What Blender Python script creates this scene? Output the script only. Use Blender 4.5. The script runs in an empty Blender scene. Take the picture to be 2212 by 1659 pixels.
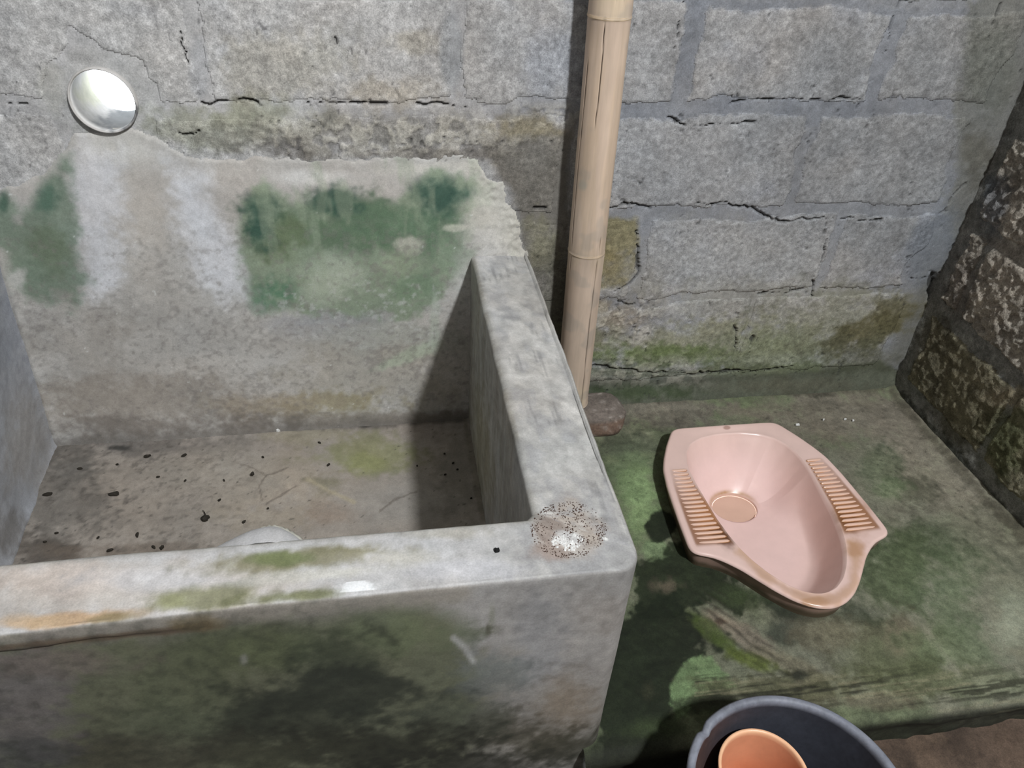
import bpy, bmesh, math
import numpy as np
from mathutils import Matrix, Vector

# ---------------------------------------------------------------- camera
CAM = np.array([-1.27183, -1.37061, 1.131])
RC = np.array([[0.98703, -0.15350, 0.04693],
               [-0.05536, -0.59999, -0.79809],
               [0.15066, 0.78514, -0.60071]])          # rows: right, down, forward
FPX, W, H = 1604.57, 2212.0, 1659.0
scene = bpy.context.scene
cd = bpy.data.cameras.new('camera'); cam = bpy.data.objects.new('camera', cd)
scene.collection.objects.link(cam)
cd.sensor_fit = 'HORIZONTAL'; cd.sensor_width = 36.0; cd.lens = FPX / W * 36.0
cd.clip_start = 0.02
m4 = Matrix.Identity(4)
for i in range(3):
    m4[i][0] = RC[0][i]; m4[i][1] = -RC[1][i]; m4[i][2] = -RC[2][i]; m4[i][3] = CAM[i]
cam.matrix_world = m4
scene.camera = cam

# ---------------------------------------------------------------- light and exposure
world = bpy.data.worlds.new('overcast_sky'); scene.world = world; world.use_nodes = True
bg = world.node_tree.nodes['Background']
bg.inputs[0].default_value = (0.90, 0.96, 1.0, 1); bg.inputs[1].default_value = 10.0
# roof light: the one lamp of the room, high up to the right behind the viewer
sd = bpy.data.lights.new('roof_lamp', 'AREA'); lamp = bpy.data.objects.new('roof_lamp', sd)
scene.collection.objects.link(lamp)
sd.shape = 'DISK'; sd.size = 0.20; sd.energy = 112.0; sd.color = (0.965, 0.985, 1.0)
LAMP = Vector((-0.26, -2.45, 2.95))
lamp.location = LAMP
lamp.rotation_euler = (LAMP - Vector((-1.0, -0.45, 0.3))).to_track_quat('Z', 'Y').to_euler()
vs = scene.view_settings
vs.view_transform = 'Standard'; vs.look = 'None'; vs.exposure = 0.0; vs.gamma = 1.0
vs.use_curve_mapping = False

# ---------------------------------------------------------------- helpers
COL = scene.collection

def px(P):
    c = (np.asarray(P) - CAM) @ RC.T
    return W / 2 + FPX * c[:, 0] / c[:, 2], H / 2 + FPX * c[:, 1] / c[:, 2]

def at(u, v, axis, val):
    """photo pixel -> point on the plane axis = val"""
    d = RC.T @ np.array([(u - W / 2) / FPX, (v - H / 2) / FPX, 1.0])
    t = (val - CAM[axis]) / d[axis]
    return CAM + t * d

def lin(rgb):
    c = np.array(rgb, float) / 255.0
    return np.where(c <= 0.04045, c / 12.92, ((c + 0.055) / 1.055) ** 2.4)

def _hash(ix, iy, seed):
    h = (ix.astype(np.int64) * 374761393 + iy.astype(np.int64) * 668265263 + seed * 974711 + 1013) & 0x7fffffff
    h = ((h ^ (h >> 13)) * 1274126177) & 0x7fffffff
    h = ((h ^ (h >> 16)) * 668265263) & 0x7fffffff
    return ((h ^ (h >> 15)) & 0xffff) / 65535.0

def vnoise(x, y, seed=0):
    ix = np.floor(x); iy = np.floor(y); fx = x - ix; fy = y - iy
    fx = fx * fx * (3 - 2 * fx); fy = fy * fy * (3 - 2 * fy)
    ix = ix.astype(np.int64); iy = iy.astype(np.int64)
    a = _hash(ix, iy, seed); b = _hash(ix + 1, iy, seed); c = _hash(ix, iy + 1, seed); d = _hash(ix + 1, iy + 1, seed)
    return (a * (1 - fx) + b * fx) * (1 - fy) + (c * (1 - fx) + d * fx) * fy

def fbm(x, y, size, octv=4, seed=0, gain=0.55):
    """fractal noise 0..1 (mean .5), size = largest feature in metres"""
    s = 0.0; a = 1.0; t = 0.0; f = 1.0 / size
    for o in range(octv):
        s = s + a * vnoise(x * f + 17.3 * o, y * f - 9.1 * o, seed + o * 31); t += a; a *= gain; f *= 2.03
    return s / t

def sstep(a, b, x):
    t = np.clip((x - a) / (b - a), 0, 1); return t * t * (3 - 2 * t)

def polydist(U, V, pts, closed=False):
    """distance of points to a polyline; signed (inside positive) when closed"""
    U = np.asarray(U); d = np.full(U.shape, 1e9); ins = np.zeros(U.shape, bool)
    n = len(pts)
    for i in range(n if closed else n - 1):
        x0, y0 = pts[i]; x1, y1 = pts[(i + 1) % n]
        dx, dy = x1 - x0, y1 - y0
        t = np.clip(((U - x0) * dx + (V - y0) * dy) / (dx * dx + dy * dy + 1e-12), 0, 1)
        d = np.minimum(d, np.hypot(U - x0 - t * dx, V - y0 - t * dy))
        if closed:
            c = (y0 > V) != (y1 > V)
            with np.errstate(divide='ignore', invalid='ignore'):
                xi = x0 + (V - y0) * dx / (dy if dy else 1e-9)
            ins ^= c & (U < xi)
    return np.where(ins, d, -d) if closed else d

class Paint:
    """base colour of one surface, layer by layer, kept on its vertices"""
    def __init__(s, P, a, b, gain, base, seed=0, sat=0.80):
        s.sat = sat
        s.U, s.V = px(P); s.a, s.b, s.g, s.seed = a, b, gain, seed
        s.n1 = fbm(a, b, 0.05, 5, seed); s.n2 = fbm(a, b, 0.22, 5, seed + 7); s.n3 = fbm(a, b, 0.014, 3, seed + 13)
        s.c = np.tile(lin(base), (len(a), 1)); s.r = np.full(len(a), 0.85)
    def lay(s, m, rgb, op=1.0):
        m = (np.clip(m, 0, 1) * op)[:, None]
        s.c = s.c * (1 - m) + lin(rgb) * m
    def warp(s, k): return (s.n1 - 0.5) * k * 1.4 + (s.n2 - 0.5) * k + (s.n3 - 0.5) * k * 0.9
    def ell(s, cx, cy, rx, ry, rgb, op=0.8, soft=0.6, k=0.9, rot=0.0):
        c, q = math.cos(math.radians(rot)), math.sin(math.radians(rot))
        x = s.U - cx; y = s.V - cy
        d = np.hypot((x * c + y * q) / rx, (-x * q + y * c) / ry) + s.warp(k)
        m = 1 - sstep(1 - soft, 1 + soft * 0.5, d); s.lay(m, rgb, op); return m
    def poly(s, pts, rgb, op=0.8, soft=30, k=40):
        d = polydist(s.U, s.V, pts, True) + s.warp(k)
        m = sstep(-soft / 2, soft / 2, d); s.lay(m, rgb, op); return m
    def line(s, pts, w, rgb, op=0.8, soft=0.7, k=0.8):
        d = polydist(s.U, s.V, pts) / w + s.warp(k)
        m = 1 - sstep(1 - soft, 1 + soft * 0.4, d); s.lay(m, rgb, op); return m
    def vary(s, big=0.25, mid=0.25, fine=0.25):
        f = 1 + (s.n2 - 0.5) * 2 * big + (s.n1 - 0.5) * 2 * mid + (s.n3 - 0.5) * 2 * fine
        s.c = s.c * np.clip(f, 0.15, 3)[:, None]
        t = (fbm(s.a, s.b, 0.09, 4, s.seed + 99) - 0.5)[:, None]
        s.c = s.c * (1 + t * np.array([0.07, 0.0, -0.07]))
    def out(s):
        l = (s.c @ np.array([.25, .65, .10]))[:, None]; s.c = l + (s.c - l) * s.sat
        return np.c_[np.clip(s.c / s.g, 0.004, 0.85), np.clip(s.r, 0.03, 1)]

def make_obj(name, V, F, mat, parent=None, col=None, smooth=True):
    me = bpy.data.meshes.new(name)
    V = np.asarray(V, np.float32); F = np.asarray(F, np.int32)
    n, k = F.shape
    me.vertices.add(len(V)); me.vertices.foreach_set('co', V.ravel())
    me.loops.add(n * k); me.loops.foreach_set('vertex_index', F.ravel())
    me.polygons.add(n); me.polygons.foreach_set('loop_start', np.arange(0, n * k, k, dtype=np.int32))
    me.update(calc_edges=True)
    if smooth: me.polygons.foreach_set('use_smooth', np.ones(n, bool))
    if col is not None:
        at_ = me.attributes.new('Col', 'FLOAT_COLOR', 'POINT')
        at_.data.foreach_set('color', np.asarray(col, np.float32).ravel())
    me.validate(); me.materials.append(mat)
    o = bpy.data.objects.new(name, me); COL.objects.link(o)
    if parent is not None: o.parent = parent
    return o

def bm_obj(name, bm, mat, parent=None, smooth=True):
    me = bpy.data.meshes.new(name); bm.normal_update(); bm.to_mesh(me); bm.free()
    if smooth:
        for p in me.polygons: p.use_smooth = True
    me.materials.append(mat)
    o = bpy.data.objects.new(name, me); COL.objects.link(o)
    if parent is not None: o.parent = parent
    return o

def grid_faces(nu, nv):
    i = np.arange((nu - 1) * (nv - 1)); r = i // (nv - 1); c = i % (nv - 1); k = r * nv + c
    return np.c_[k, k + nv, k + nv + 1, k + 1]

def cell_mesh(name, P, F, sel, mat, col, parent=None, skirt=None):
    """mesh from a subset of quads, with its border turned back by the vector skirt"""
    f = F[sel]
    if not len(f): return None
    used = np.unique(f); remap = -np.ones(len(P), np.int64); remap[used] = np.arange(len(used))
    f = remap[f]; v = P[used]; c = col[used]
    if skirt is not None:
        e = np.concatenate([f[:, [0, 1]], f[:, [1, 2]], f[:, [2, 3]], f[:, [3, 0]]])
        key = np.sort(e, 1); key = key[:, 0] * (len(v) + 1) + key[:, 1]
        _, idx, cnt = np.unique(key, return_index=True, return_counts=True)
        be = e[idx[cnt == 1]]
        bv = np.unique(be); bm_ = -np.ones(len(v), np.int64); bm_[bv] = len(v) + np.arange(len(bv))
        f = np.concatenate([f, np.c_[be[:, 1], be[:, 0], bm_[be[:, 0]], bm_[be[:, 1]]]])
        v = np.concatenate([v, v[bv] + np.array(skirt)]); c = np.concatenate([c, c[bv]])
    return make_obj(name, v, f, mat, parent, c)

def tag(o, label=None, cat=None, group=None, kind=None):
    if label: o['label'] = label
    if cat: o['category'] = cat
    if group: o['group'] = group
    if kind: o['kind'] = kind
    return o

def empty(name, loc=(0, 0, 0)):
    o = bpy.data.objects.new(name, None); o.location = loc; o.empty_display_size = 0.05
    COL.objects.link(o); return o

def dress(o, root):
    """parent o to root keeping world coordinates baked in its mesh"""
    o.parent = root; o.matrix_parent_inverse = Matrix.Translation(root.location).inverted(); return o

# ---------------------------------------------------------------- materials
def mat_attr(name, grain=260.0, contrast=0.35, bump=0.35, dist=0.002, spec=0.25, streak=None):
    m = bpy.data.materials.new(name); m.use_nodes = True
    nt = m.node_tree; nd = nt.nodes; lk = nt.links
    b = nd['Principled BSDF']
    a = nd.new('ShaderNodeAttribute'); a.attribute_name = 'Col'
    tc = nd.new('ShaderNodeTexCoord')
    mp = nd.new('ShaderNodeMapping'); lk.new(tc.outputs['Object'], mp.inputs[0])
    if streak: mp.inputs['Scale'].default_value = streak
    n = nd.new('ShaderNodeTexNoise'); n.inputs['Scale'].default_value = grain
    n.inputs['Detail'].default_value = 5; n.inputs['Roughness'].default_value = 0.65
    lk.new(mp.outputs[0], n.inputs['Vector'])
    r = nd.new('ShaderNodeMapRange'); r.inputs[1].default_value = 0.28; r.inputs[2].default_value = 0.72
    r.inputs[3].default_value = 1 - contrast; r.inputs[4].default_value = 1 + contrast
    lk.new(n.outputs['Fac'], r.inputs[0])
    n2 = nd.new('ShaderNodeTexNoise'); n2.inputs['Scale'].default_value = grain * 0.22
    n2.inputs['Detail'].default_value = 6; n2.inputs['Roughness'].default_value = 0.75
    lk.new(mp.outputs[0], n2.inputs['Vector'])
    r2 = nd.new('ShaderNodeMapRange'); r2.inputs[1].default_value = 0.3; r2.inputs[2].default_value = 0.7
    r2.inputs[3].default_value = 1 - contrast * 0.8; r2.inputs[4].default_value = 1 + contrast * 0.8
    lk.new(n2.outputs['Fac'], r2.inputs[0])
    mr_ = nd.new('ShaderNodeMath'); mr_.operation = 'MULTIPLY'
    lk.new(r.outputs[0], mr_.inputs[0]); lk.new(r2.outputs[0], mr_.inputs[1])
    x = nd.new('ShaderNodeVectorMath'); x.operation = 'MULTIPLY'
    lk.new(a.outputs['Color'], x.inputs[0]); lk.new(mr_.outputs[0], x.inputs[1])
    lk.new(x.outputs[0], b.inputs['Base Color'])
    lk.new(a.outputs['Alpha'], b.inputs['Roughness'])
    b.inputs['Specular IOR Level'].default_value = spec
    if bump:
        bp = nd.new('ShaderNodeBump'); bp.inputs['Distance'].default_value = dist
        ms = nd.new('ShaderNodeMapRange'); ms.inputs[1].default_value = 0.08; ms.inputs[2].default_value = 0.7
        ms.inputs[3].default_value = 0.0; ms.inputs[4].default_value = bump
        lk.new(a.outputs['Alpha'], ms.inputs[0]); lk.new(ms.outputs[0], bp.inputs['Strength'])
        lk.new(n.outputs['Fac'], bp.inputs['Height']); lk.new(bp.outputs[0], b.inputs['Normal'])
    return m

def mat_plain(name, rgb, rough=0.6, spec=0.4, var=0.2, scale=40.0, bump=0.0, rgb2=None):
    m = bpy.data.materials.new(name); m.use_nodes = True
    nt = m.node_tree; nd = nt.nodes; lk = nt.links
    b = nd['Principled BSDF']
    tc = nd.new('ShaderNodeTexCoord')
    n = nd.new('ShaderNodeTexNoise'); n.inputs['Scale'].default_value = scale; n.inputs['Detail'].default_value = 5
    lk.new(tc.outputs['Object'], n.inputs['Vector'])
    cr = nd.new('ShaderNodeValToRGB'); c = lin(rgb); c2 = lin(rgb2) if rgb2 else c * (1 - var)
    cr.color_ramp.elements[0].position = 0.35; cr.color_ramp.elements[1].position = 0.65
    cr.color_ramp.elements[0].color = (*c2, 1); cr.color_ramp.elements[1].color = (*np.clip(c * (1 + var * 0.5), 0, 1), 1)
    lk.new(n.outputs['Fac'], cr.inputs[0]); lk.new(cr.outputs[0], b.inputs['Base Color'])
    b.inputs['Roughness'].default_value = rough; b.inputs['Specular IOR Level'].default_value = spec
    if bump:
        bp = nd.new('ShaderNodeBump'); bp.inputs['Strength'].default_value = bump; bp.inputs['Distance'].default_value = 0.002
        lk.new(n.outputs['Fac'], bp.inputs['Height']); lk.new(bp.outputs[0], b.inputs['Normal'])
    return m

M_BLOCK = mat_attr('rough_block', 420, 0.34, 0.4, 0.002, 0.15)
M_MORTAR = mat_attr('grey_mortar', 380, 0.24, 0.25, 0.0015, 0.2)
M_PLASTER = mat_attr('cement_plaster', 420, 0.15, 0.12, 0.001, 0.5)
M_FLOOR = mat_attr('mossy_cement', 420, 0.32, 0.3, 0.0015, 0.3)
M_DARKWALL = mat_attr('damp_block', 300, 0.45, 0.9, 0.004, 0.2)
M_CEMENT = mat_plain('old_cement', (150, 148, 145), 0.9, 0.2, 0.25, 12, 0.3)
M_ROOF = mat_plain('roof_sheet', (120, 115, 110), 0.8, 0.3, 0.2, 6)

# ---------------------------------------------------------------- geometry constants (metres)
XA, XI = -0.9922, -1.1115       # tub right wall: outer, inner face
YB, YI = -0.8256, -0.7289       # tub front wall: outer, inner face
HR, ZF, XL = 0.4234, -0.0161, -2.022   # rim height, tub floor, left inner face
Z_LOW = -0.088                   # sunken floor in front of the platform
PIPE = (-1.733, 0.731, 0.0535)  # x, z, radius of the hole

# ================================================================ BACK WALL
def build_back_wall():
    st = 0.0026
    xs = np.arange(XL - 0.02, 0.012, st); zs = np.arange(-0.03, 1.13, st)
    X, Z = np.meshgrid(xs, zs, indexing='ij'); x = X.ravel(); z = Z.ravel()
    wx = x + (fbm(x, z, 0.09, 5, 3) - 0.5) * 0.040 + (fbm(x, z, 0.012, 2, 5) - 0.5) * 0.008
    wz = z + (fbm(x, z, 0.09, 5, 4) - 0.5) * 0.034 + (fbm(x, z, 0.012, 2, 6) - 0.5) * 0.008
    # horizontal joints: centre heights and half widths
    hj = [0.066, 0.296, 0.503, 0.717, 0.905, 1.11]; hw = [0.014, 0.012, 0.015, 0.0165, 0.013, .013]
    vj = {1: [-1.80, -1.38, -0.935, -0.452, 0.09],
          2: [-1.55, -1.14, -0.762 + 0.02, -0.296, 0.10],
          3: [-1.80, -1.37, -0.93, -0.437, -0.07],
          4: [-1.569, -1.146, -0.722, -0.328, 0.09],
          5: [-1.78, -1.35, -0.92, -0.50, -0.08]}
    course = np.zeros(len(x), int); dj = np.full(len(x), 1.0)
    for i, (h, w) in enumerate(zip(hj, hw)):
        course[wz > h] = i + 1
        dj = np.minimum(dj, np.abs(wz - h) - w)
    idx = np.zeros(len(x), int)
    for c, js in vj.items():
        s = course == c
        for k, j in enumerate(js):
            hwid = 0.0175 if c == 4 else (0.014 if c in (2, 3) else 0.006)
            if c in (4,) and x.min() and j < -1.0: hwid = 0.014
            jj = j + (z - 0.6) * 0.02
            idx[s & (wx > jj)] = k + 1
            dj[s] = np.minimum(dj[s], np.abs(wx[s] - jj[s]) - hwid)
    # cement collar round the pipe, cement filling along the corner and the foot of the wall
    rp = np.hypot(x - PIPE[0], z - PIPE[1])
    dj = np.minimum(dj, rp - 0.098 - (fbm(x, z, 0.05, 3, 8) - 0.5) * 0.05)
    dj = np.minimum(dj, (-0.075 - (fbm(x, z, 0.12, 3, 9) - 0.5) * 0.09) - x)
    dj = np.minimum(dj, z - 0.058 + (fbm(x, z, 0.1, 3, 10) - 0.5) * 0.03)
    block = (dj > 0) & (course > 0)
    P0 = np.c_[x, np.zeros_like(x), z]
    U, V = px(P0)
    fine = fbm(x, z, 0.012, 3, 21); med = fbm(x, z, 0.05, 4, 22)
    # relief, positive = towards the room
    proud = 0.0004 + 0.0012 * sstep(0.42, 0.62, fbm(x, z, 0.11, 3, 23)) * sstep(900, 1500, U) + 0.0006
    tex = fbm(x, z, 0.007, 2, 24)
    h = np.where(block, proud * sstep(0, 0.005, dj) + (fine - 0.5) * 0.0018 + (tex - 0.5) * 0.0012 + (med - 0.5) * 0.004,
                 (fine - 0.5) * 0.0008 + (med - 0.5) * 0.004)
    # weathered, flaking zone above the plaster edge and near the foot of the pole
    crust_zone = np.zeros(len(x))
    for cx, cy, rx, ry, a in ((820, 290, 330, 52, 1.0), (1180, 250, 110, 30, .7), (1340, 690, 90, 60, .9), (480, 285, 120, 30, .5), (1380, 800, 150, 34, .8)):
        crust_zone = np.maximum(crust_zone, a * np.exp(-(((U - cx) / rx) ** 4 + ((V - cy) / ry) ** 4)))
    fl = sstep(0.47, 0.53, fbm(x, z, 0.022, 4, 25)) * crust_zone
    h = h + fl * 0.0028
    pit_zone = np.full(len(x), 0.10)
    for cx, cy, rx, ry, a in ((800, 285, 280, 45, .8), (1350, 690, 110, 70, .9), (1480, 500, 160, 40, .55), (1740, 500, 90, 40, .7),
                              (1700, 340, 60, 110, .55), (1750, 215, 200, 28, .6), (1400, 800, 180, 40, .9), (1650, 790, 200, 40, .6),
                              (2000, 560, 90, 150, .5), (1220, 240, 120, 25, .6), (1600, 690, 60, 60, .5), (1960, 240, 120, 40, .5)):
        pit_zone = np.maximum(pit_zone, a * np.exp(-(((U - cx) / rx) ** 2 + ((V - cy) / ry) ** 2)))
    pn = fbm(x * 1.25, z * .8, 0.0075, 2, 33); pm = fbm(x, z, 0.035, 3, 34)
    pit = sstep(0.0, 0.12, pn + (pm - 0.5) * 0.45 - (0.88 - 0.17 * pit_zone))
    h = h - pit * 0.0035
    cracks = [[(640, 222), (700, 223), (760, 222), (800, 222)], [(430, 224), (450, 230), (470, 218), (520, 215), (560, 222)],
              [(1475, 5), (1464, 60), (1456, 105)], [(1440, 255), (1480, 266), (1530, 270), (1600, 265), (1660, 262)],
              [(1580, 222), (1640, 215), (1700, 214), (1790, 213), (1862, 210)], [(1862, 210), (1850, 236)],
              [(1500, 440), (1560, 439), (1620, 450), (1670, 470), (1700, 476), (1760, 472), (1830, 470), (1900, 478)],
              [(1322, 447), (1350, 440), (1410, 446)], [(1372, 500), (1375, 540), (1378, 590), (1362, 612), (1325, 627), (1340, 650), (1366, 660)],
              [(1785, 512), (1775, 560), (1757, 600), (1754, 640)], [(1640, 633), (1700, 632), (1740, 622)],
              [(1944, 0), (1922, 70), (1910, 128)], [(2162, 5), (2140, 60), (2135, 80), (2143, 100), (2135, 130)],
              [(2082, 400), (2060, 420), (2045, 452), (2030, 460)], [(1588, 700), (1590, 745), (1584, 790)], [(1625, 725), (1616, 765)],
              [(390, 60), (392, 90), (408, 140)], [(715, 60), (728, 95)], [(1280, 790), (1370, 800), (1460, 808), (1560, 802), (1650, 800), (1720, 790)],
              [(385, 285), (415, 292), (430, 282)], [(900, 222), (960, 226), (1010, 230)], [(2070, 610), (2045, 640)], [(2130, 470), (2100, 520), (2040, 570), (2020, 600)],
              [(0, 222), (60, 223)], [(1970, 600), (2010, 596), (2030, 590)]]
    cr = np.zeros(len(x)); jit = (fbm(x, z, 0.02, 3, 41) - 0.5) * 16
    for i, c in enumerate(cracks):
        d = polydist(U + jit, V - jit * 0.8, c)
        w = 2.5 * sstep(.30, .75, fbm(x, z, 0.03, 3, 50 + i)) + .2
        cr = np.maximum(cr, 1 - sstep(w * 0.5, w * 1.3, d))
    slot = 1 - sstep(2, 6, np.maximum(np.abs(U - 817) - 18, 0) + np.abs(V - 224) * 1.0)
    slot = np.maximum(slot, 1 - sstep(2, 5, np.maximum(np.abs(U - 1166) - 12, 0) + np.abs(V - 449)))
    gap = 1 - sstep(0.6, 1.1, np.hypot((U - 2016) / 13, (V - 622) / 42) + (fine - 0.5) * 0.9)
    cr = np.maximum(cr, np.maximum(slot, gap))
    h = h - cr * 0.008 - gap * 0.008
    # smooth cove where the wall meets the floor
    h = h + 0.012 * (1 - sstep(0.0, 0.06, z)) * (x > XA - 0.02)
    P = np.c_[x, -h, z]
    # ---- colour
    p = Paint(P0, x, z, 0.92, (140, 141, 143), 11)
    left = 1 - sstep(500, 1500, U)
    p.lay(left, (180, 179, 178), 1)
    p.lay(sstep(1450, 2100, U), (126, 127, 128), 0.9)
    warm = fbm(x, z, 0.3, 3, 77); p.lay(sstep(0.5, 0.7, warm), (160, 154, 148), 0.4)
    p.lay(sstep(0.56, 0.75, fbm(x, z, 0.16, 4, 78)), (140, 145, 156), 0.45)
    mort = (~block).astype(float)
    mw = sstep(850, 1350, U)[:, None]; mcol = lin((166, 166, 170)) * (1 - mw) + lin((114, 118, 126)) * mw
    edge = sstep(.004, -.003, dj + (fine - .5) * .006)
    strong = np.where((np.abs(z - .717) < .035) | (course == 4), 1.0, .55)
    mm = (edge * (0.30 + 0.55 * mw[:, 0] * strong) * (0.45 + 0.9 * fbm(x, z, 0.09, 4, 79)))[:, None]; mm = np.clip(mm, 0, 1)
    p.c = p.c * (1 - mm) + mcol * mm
    p.ell(230, 200, 130, 110, (176, 175, 172), .6, .3, .3)
    p.ell(110, 180, 30, 60, (182, 180, 172), .6); p.ell(325, 235, 14, 18, (200, 200, 196), .7)
    p.ell(480, 275, 230, 50, (150, 152, 130), .7); p.ell(560, 250, 120, 40, (158, 160, 130), .5)
    p.ell(760, 290, 260, 45, (142, 138, 126), .7); p.ell(700, 318, 150, 25, (112, 110, 108), .8)
    p.ell(900, 330, 300, 16, (116, 110, 102), .8); p.ell(1160, 280, 110, 36, (138, 126, 92), .85)
    p.poly([(1030, 300), (1230, 290), (1230, 900), (1140, 900), (1130, 540), (1100, 420)], (104, 99, 90), .9, 30, 20)
    p.ell(1170, 520, 40, 60, (128, 124, 98), .7); p.ell(1200, 640, 40, 120, (100, 98, 84), .6)
    p.ell(880, 90, 60, 30, (176, 168, 150), .5); p.ell(620, 130, 160, 90, (178, 172, 158), .6); p.ell(850, 200, 120, 40, (172, 160, 138), .5)
    p.ell(975, 110, 26, 90, (142, 146, 150), .7, .4, .3); p.ell(430, 150, 26, 70, (162, 164, 168), .7, .4, .3)
    p.poly([(1290, 465), (1372, 475), (1376, 590), (1345, 620), (1290, 620)], (116, 108, 66), .85, 16, 14)
    p.ell(1310, 560, 40, 50, (128, 114, 70), .6)
    p.ell(1340, 690, 70, 36, (148, 132, 104), .8); p.ell(1300, 660, 25, 18, (120, 100, 48), .7); p.ell(1290, 735, 22, 30, (104, 90, 52), .8)
    p.ell(1560, 580, 260, 110, (158, 158, 156), .5); p.ell(1620, 660, 330, 60, (146, 144, 134), .6)
    p.ell(1500, 735, 330, 50, (132, 132, 100), .75); p.ell(1390, 765, 120, 36, (98, 116, 58), .9); p.ell(1480, 775, 110, 30, (96, 112, 62), .8)
    p.ell(1680, 760, 120, 50, (118, 126, 92), .7); p.ell(1720, 785, 140, 20, (138, 144, 122), .6); p.ell(1840, 690, 160, 60, (130, 130, 108), .6)
    p.ell(1880, 720, 90, 34, (94, 88, 52), .85, rot=-20); p.ell(1930, 680, 50, 40, (98, 92, 60), .7); p.ell(1860, 770, 110, 40, (92, 92, 70), .7)
    p.poly([(1180, 808), (1400, 818), (1650, 808), (1900, 780), (1980, 820), (1960, 900), (1180, 930)], (76, 80, 60), .9, 14, 16)
    p.line([(1180, 800), (1400, 806), (1640, 800), (1760, 790)], 15, (98, 106, 76), .85); p.ell(1380, 842, 140, 24, (58, 74, 42), .75); p.ell(1700, 830, 200, 20, (84, 82, 66), .6)
    p.poly([(2085, 0), (2300, 0), (2212, 330), (2030, 640), (1960, 780), (1930, 780), (1990, 560), (2075, 380), (2070, 260)], (98, 98, 90), .75, 30, 40)
    p.ell(2010, 530, 50, 90, (112, 118, 126), .8, .5, .4, 25); p.ell(2110, 330, 50, 60, (88, 86, 76), .7)
    p.ell(2140, 150, 60, 110, (104, 106, 98), .7)
    p.lay(fl, (168, 163, 150), .55); p.lay(crust_zone * (1 - fl), (110, 107, 104), .45)
    p.vary(.13, .20, .20)
    p.c *= (1 + (tex - .5) * .5 * block)[:, None]
    p.lay(np.maximum(cr, pit * 0.75), (52, 52, 52), 0.8)
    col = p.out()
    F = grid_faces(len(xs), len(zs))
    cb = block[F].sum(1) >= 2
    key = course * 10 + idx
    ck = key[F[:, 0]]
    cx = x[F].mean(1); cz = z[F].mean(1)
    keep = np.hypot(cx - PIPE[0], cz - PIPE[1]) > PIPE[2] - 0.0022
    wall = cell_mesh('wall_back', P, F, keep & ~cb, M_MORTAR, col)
    tag(wall, 'grey concrete block wall behind the tub and the squat toilet', 'wall', kind='structure')
    for k in np.unique(ck[cb]):
        s = keep & cb & (ck == k)
        if s.sum() < 60:
            continue
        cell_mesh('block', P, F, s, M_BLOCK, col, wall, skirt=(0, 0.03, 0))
    s = keep & cb
    small = np.zeros(len(F), bool)
    for k in np.unique(ck[cb]):
        q = s & (ck == k)
        if q.sum() < 60: small |= q
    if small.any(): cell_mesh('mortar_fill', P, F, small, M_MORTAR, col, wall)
    # upper wall with a ventilation opening, above the picture
    bm = bmesh.new()
    def box(x0, x1, y0, y1, z0, z1):
        r = bmesh.ops.create_cube(bm, size=1)
        for v in r['verts']:
            v.co = Vector(((x0 + x1) / 2 + v.co.x * (x1 - x0), (y0 + y1) / 2 + v.co.y * (y1 - y0), (z0 + z1) / 2 + v.co.z * (z1 - z0)))
    ox0, ox1, oz0, oz1 = -1.468, -1.354, 1.432, 1.72
    box(XL - .1, ox0, 0, .1, 1.125, 3.1); box(ox1, 0.15, 0, .1, 1.125, 3.1)
    box(ox0, ox1, 0, .1, 1.125, oz0); box(ox0, ox1, 0, .1, oz1, 3.1)
    up = bm_obj('upper_courses', bm, M_CEMENT, wall, smooth=False)
    return wall
wall_back = build_back_wall()

# ================================================================ PVC PIPE THROUGH THE WALL
def build_pipe():
    n = 96; R1, R0 = PIPE[2] - 0.0005, PIPE[2] - 0.0042
    yo, yb = -0.010, 0.10
    # rings: outside from the wall to the lip, round the lip, inside to the far end
    prof = [(R1, 0.02), (R1, yo + 0.002), (R1 - 0.0012, yo), (R0 + 0.0012, yo), (R0, yo + 0.002)] + [(R0, yo + (yb - yo) * t) for t in np.linspace(0.06, 1, 24)] + [(R1, yb)]
    V = []; 
    for r, y in prof:
        for k in range(n):
            a = 2 * math.pi * k / n
            lean = 0.0 if y > 0 else 0.004 * max(0, -math.cos(a - math.radians(55)))  # mouth stands out further low on the left
            V.append((PIPE[0] + r * math.cos(a), y - lean, PIPE[1] + r * math.sin(a)))
    V = np.array(V); F = []
    for i in range(len(prof) - 1):
        for k in range(n):
            F.append((i * n + k, i * n + (k + 1) % n, (i + 1) * n + (k + 1) % n, (i + 1) * n + k))
    p = Paint(V, V[:, 0] * 2 + V[:, 1], V[:, 2] + V[:, 1], 3.2, (200, 195, 190), 5)
    p.ell(200, 195, 30, 34, (190, 190, 140), .55); p.ell(262, 258, 48, 22, (110, 112, 116), .9, rot=-12); p.ell(280, 240, 20, 12, (70, 74, 80), .8)
    p.vary(.05, .1, .12)
    p.g = 3.0                                    # bore colour darkened to offset the strong sky light in it, mouth kept pale
    bore = p.out(); p.g = 1.0; mouth = p.out(); w = sstep(.004, -.006, V[:, 1])[:, None]
    o = make_obj('wall_pipe', V, F, mat_attr('worn_pvc', 120, .1, .05, .001, .45), None, bore * (1 - w) + mouth * w)
    return tag(o, 'round white plastic pipe opening through the wall above the tub', 'pipe')
build_pipe()

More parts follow.
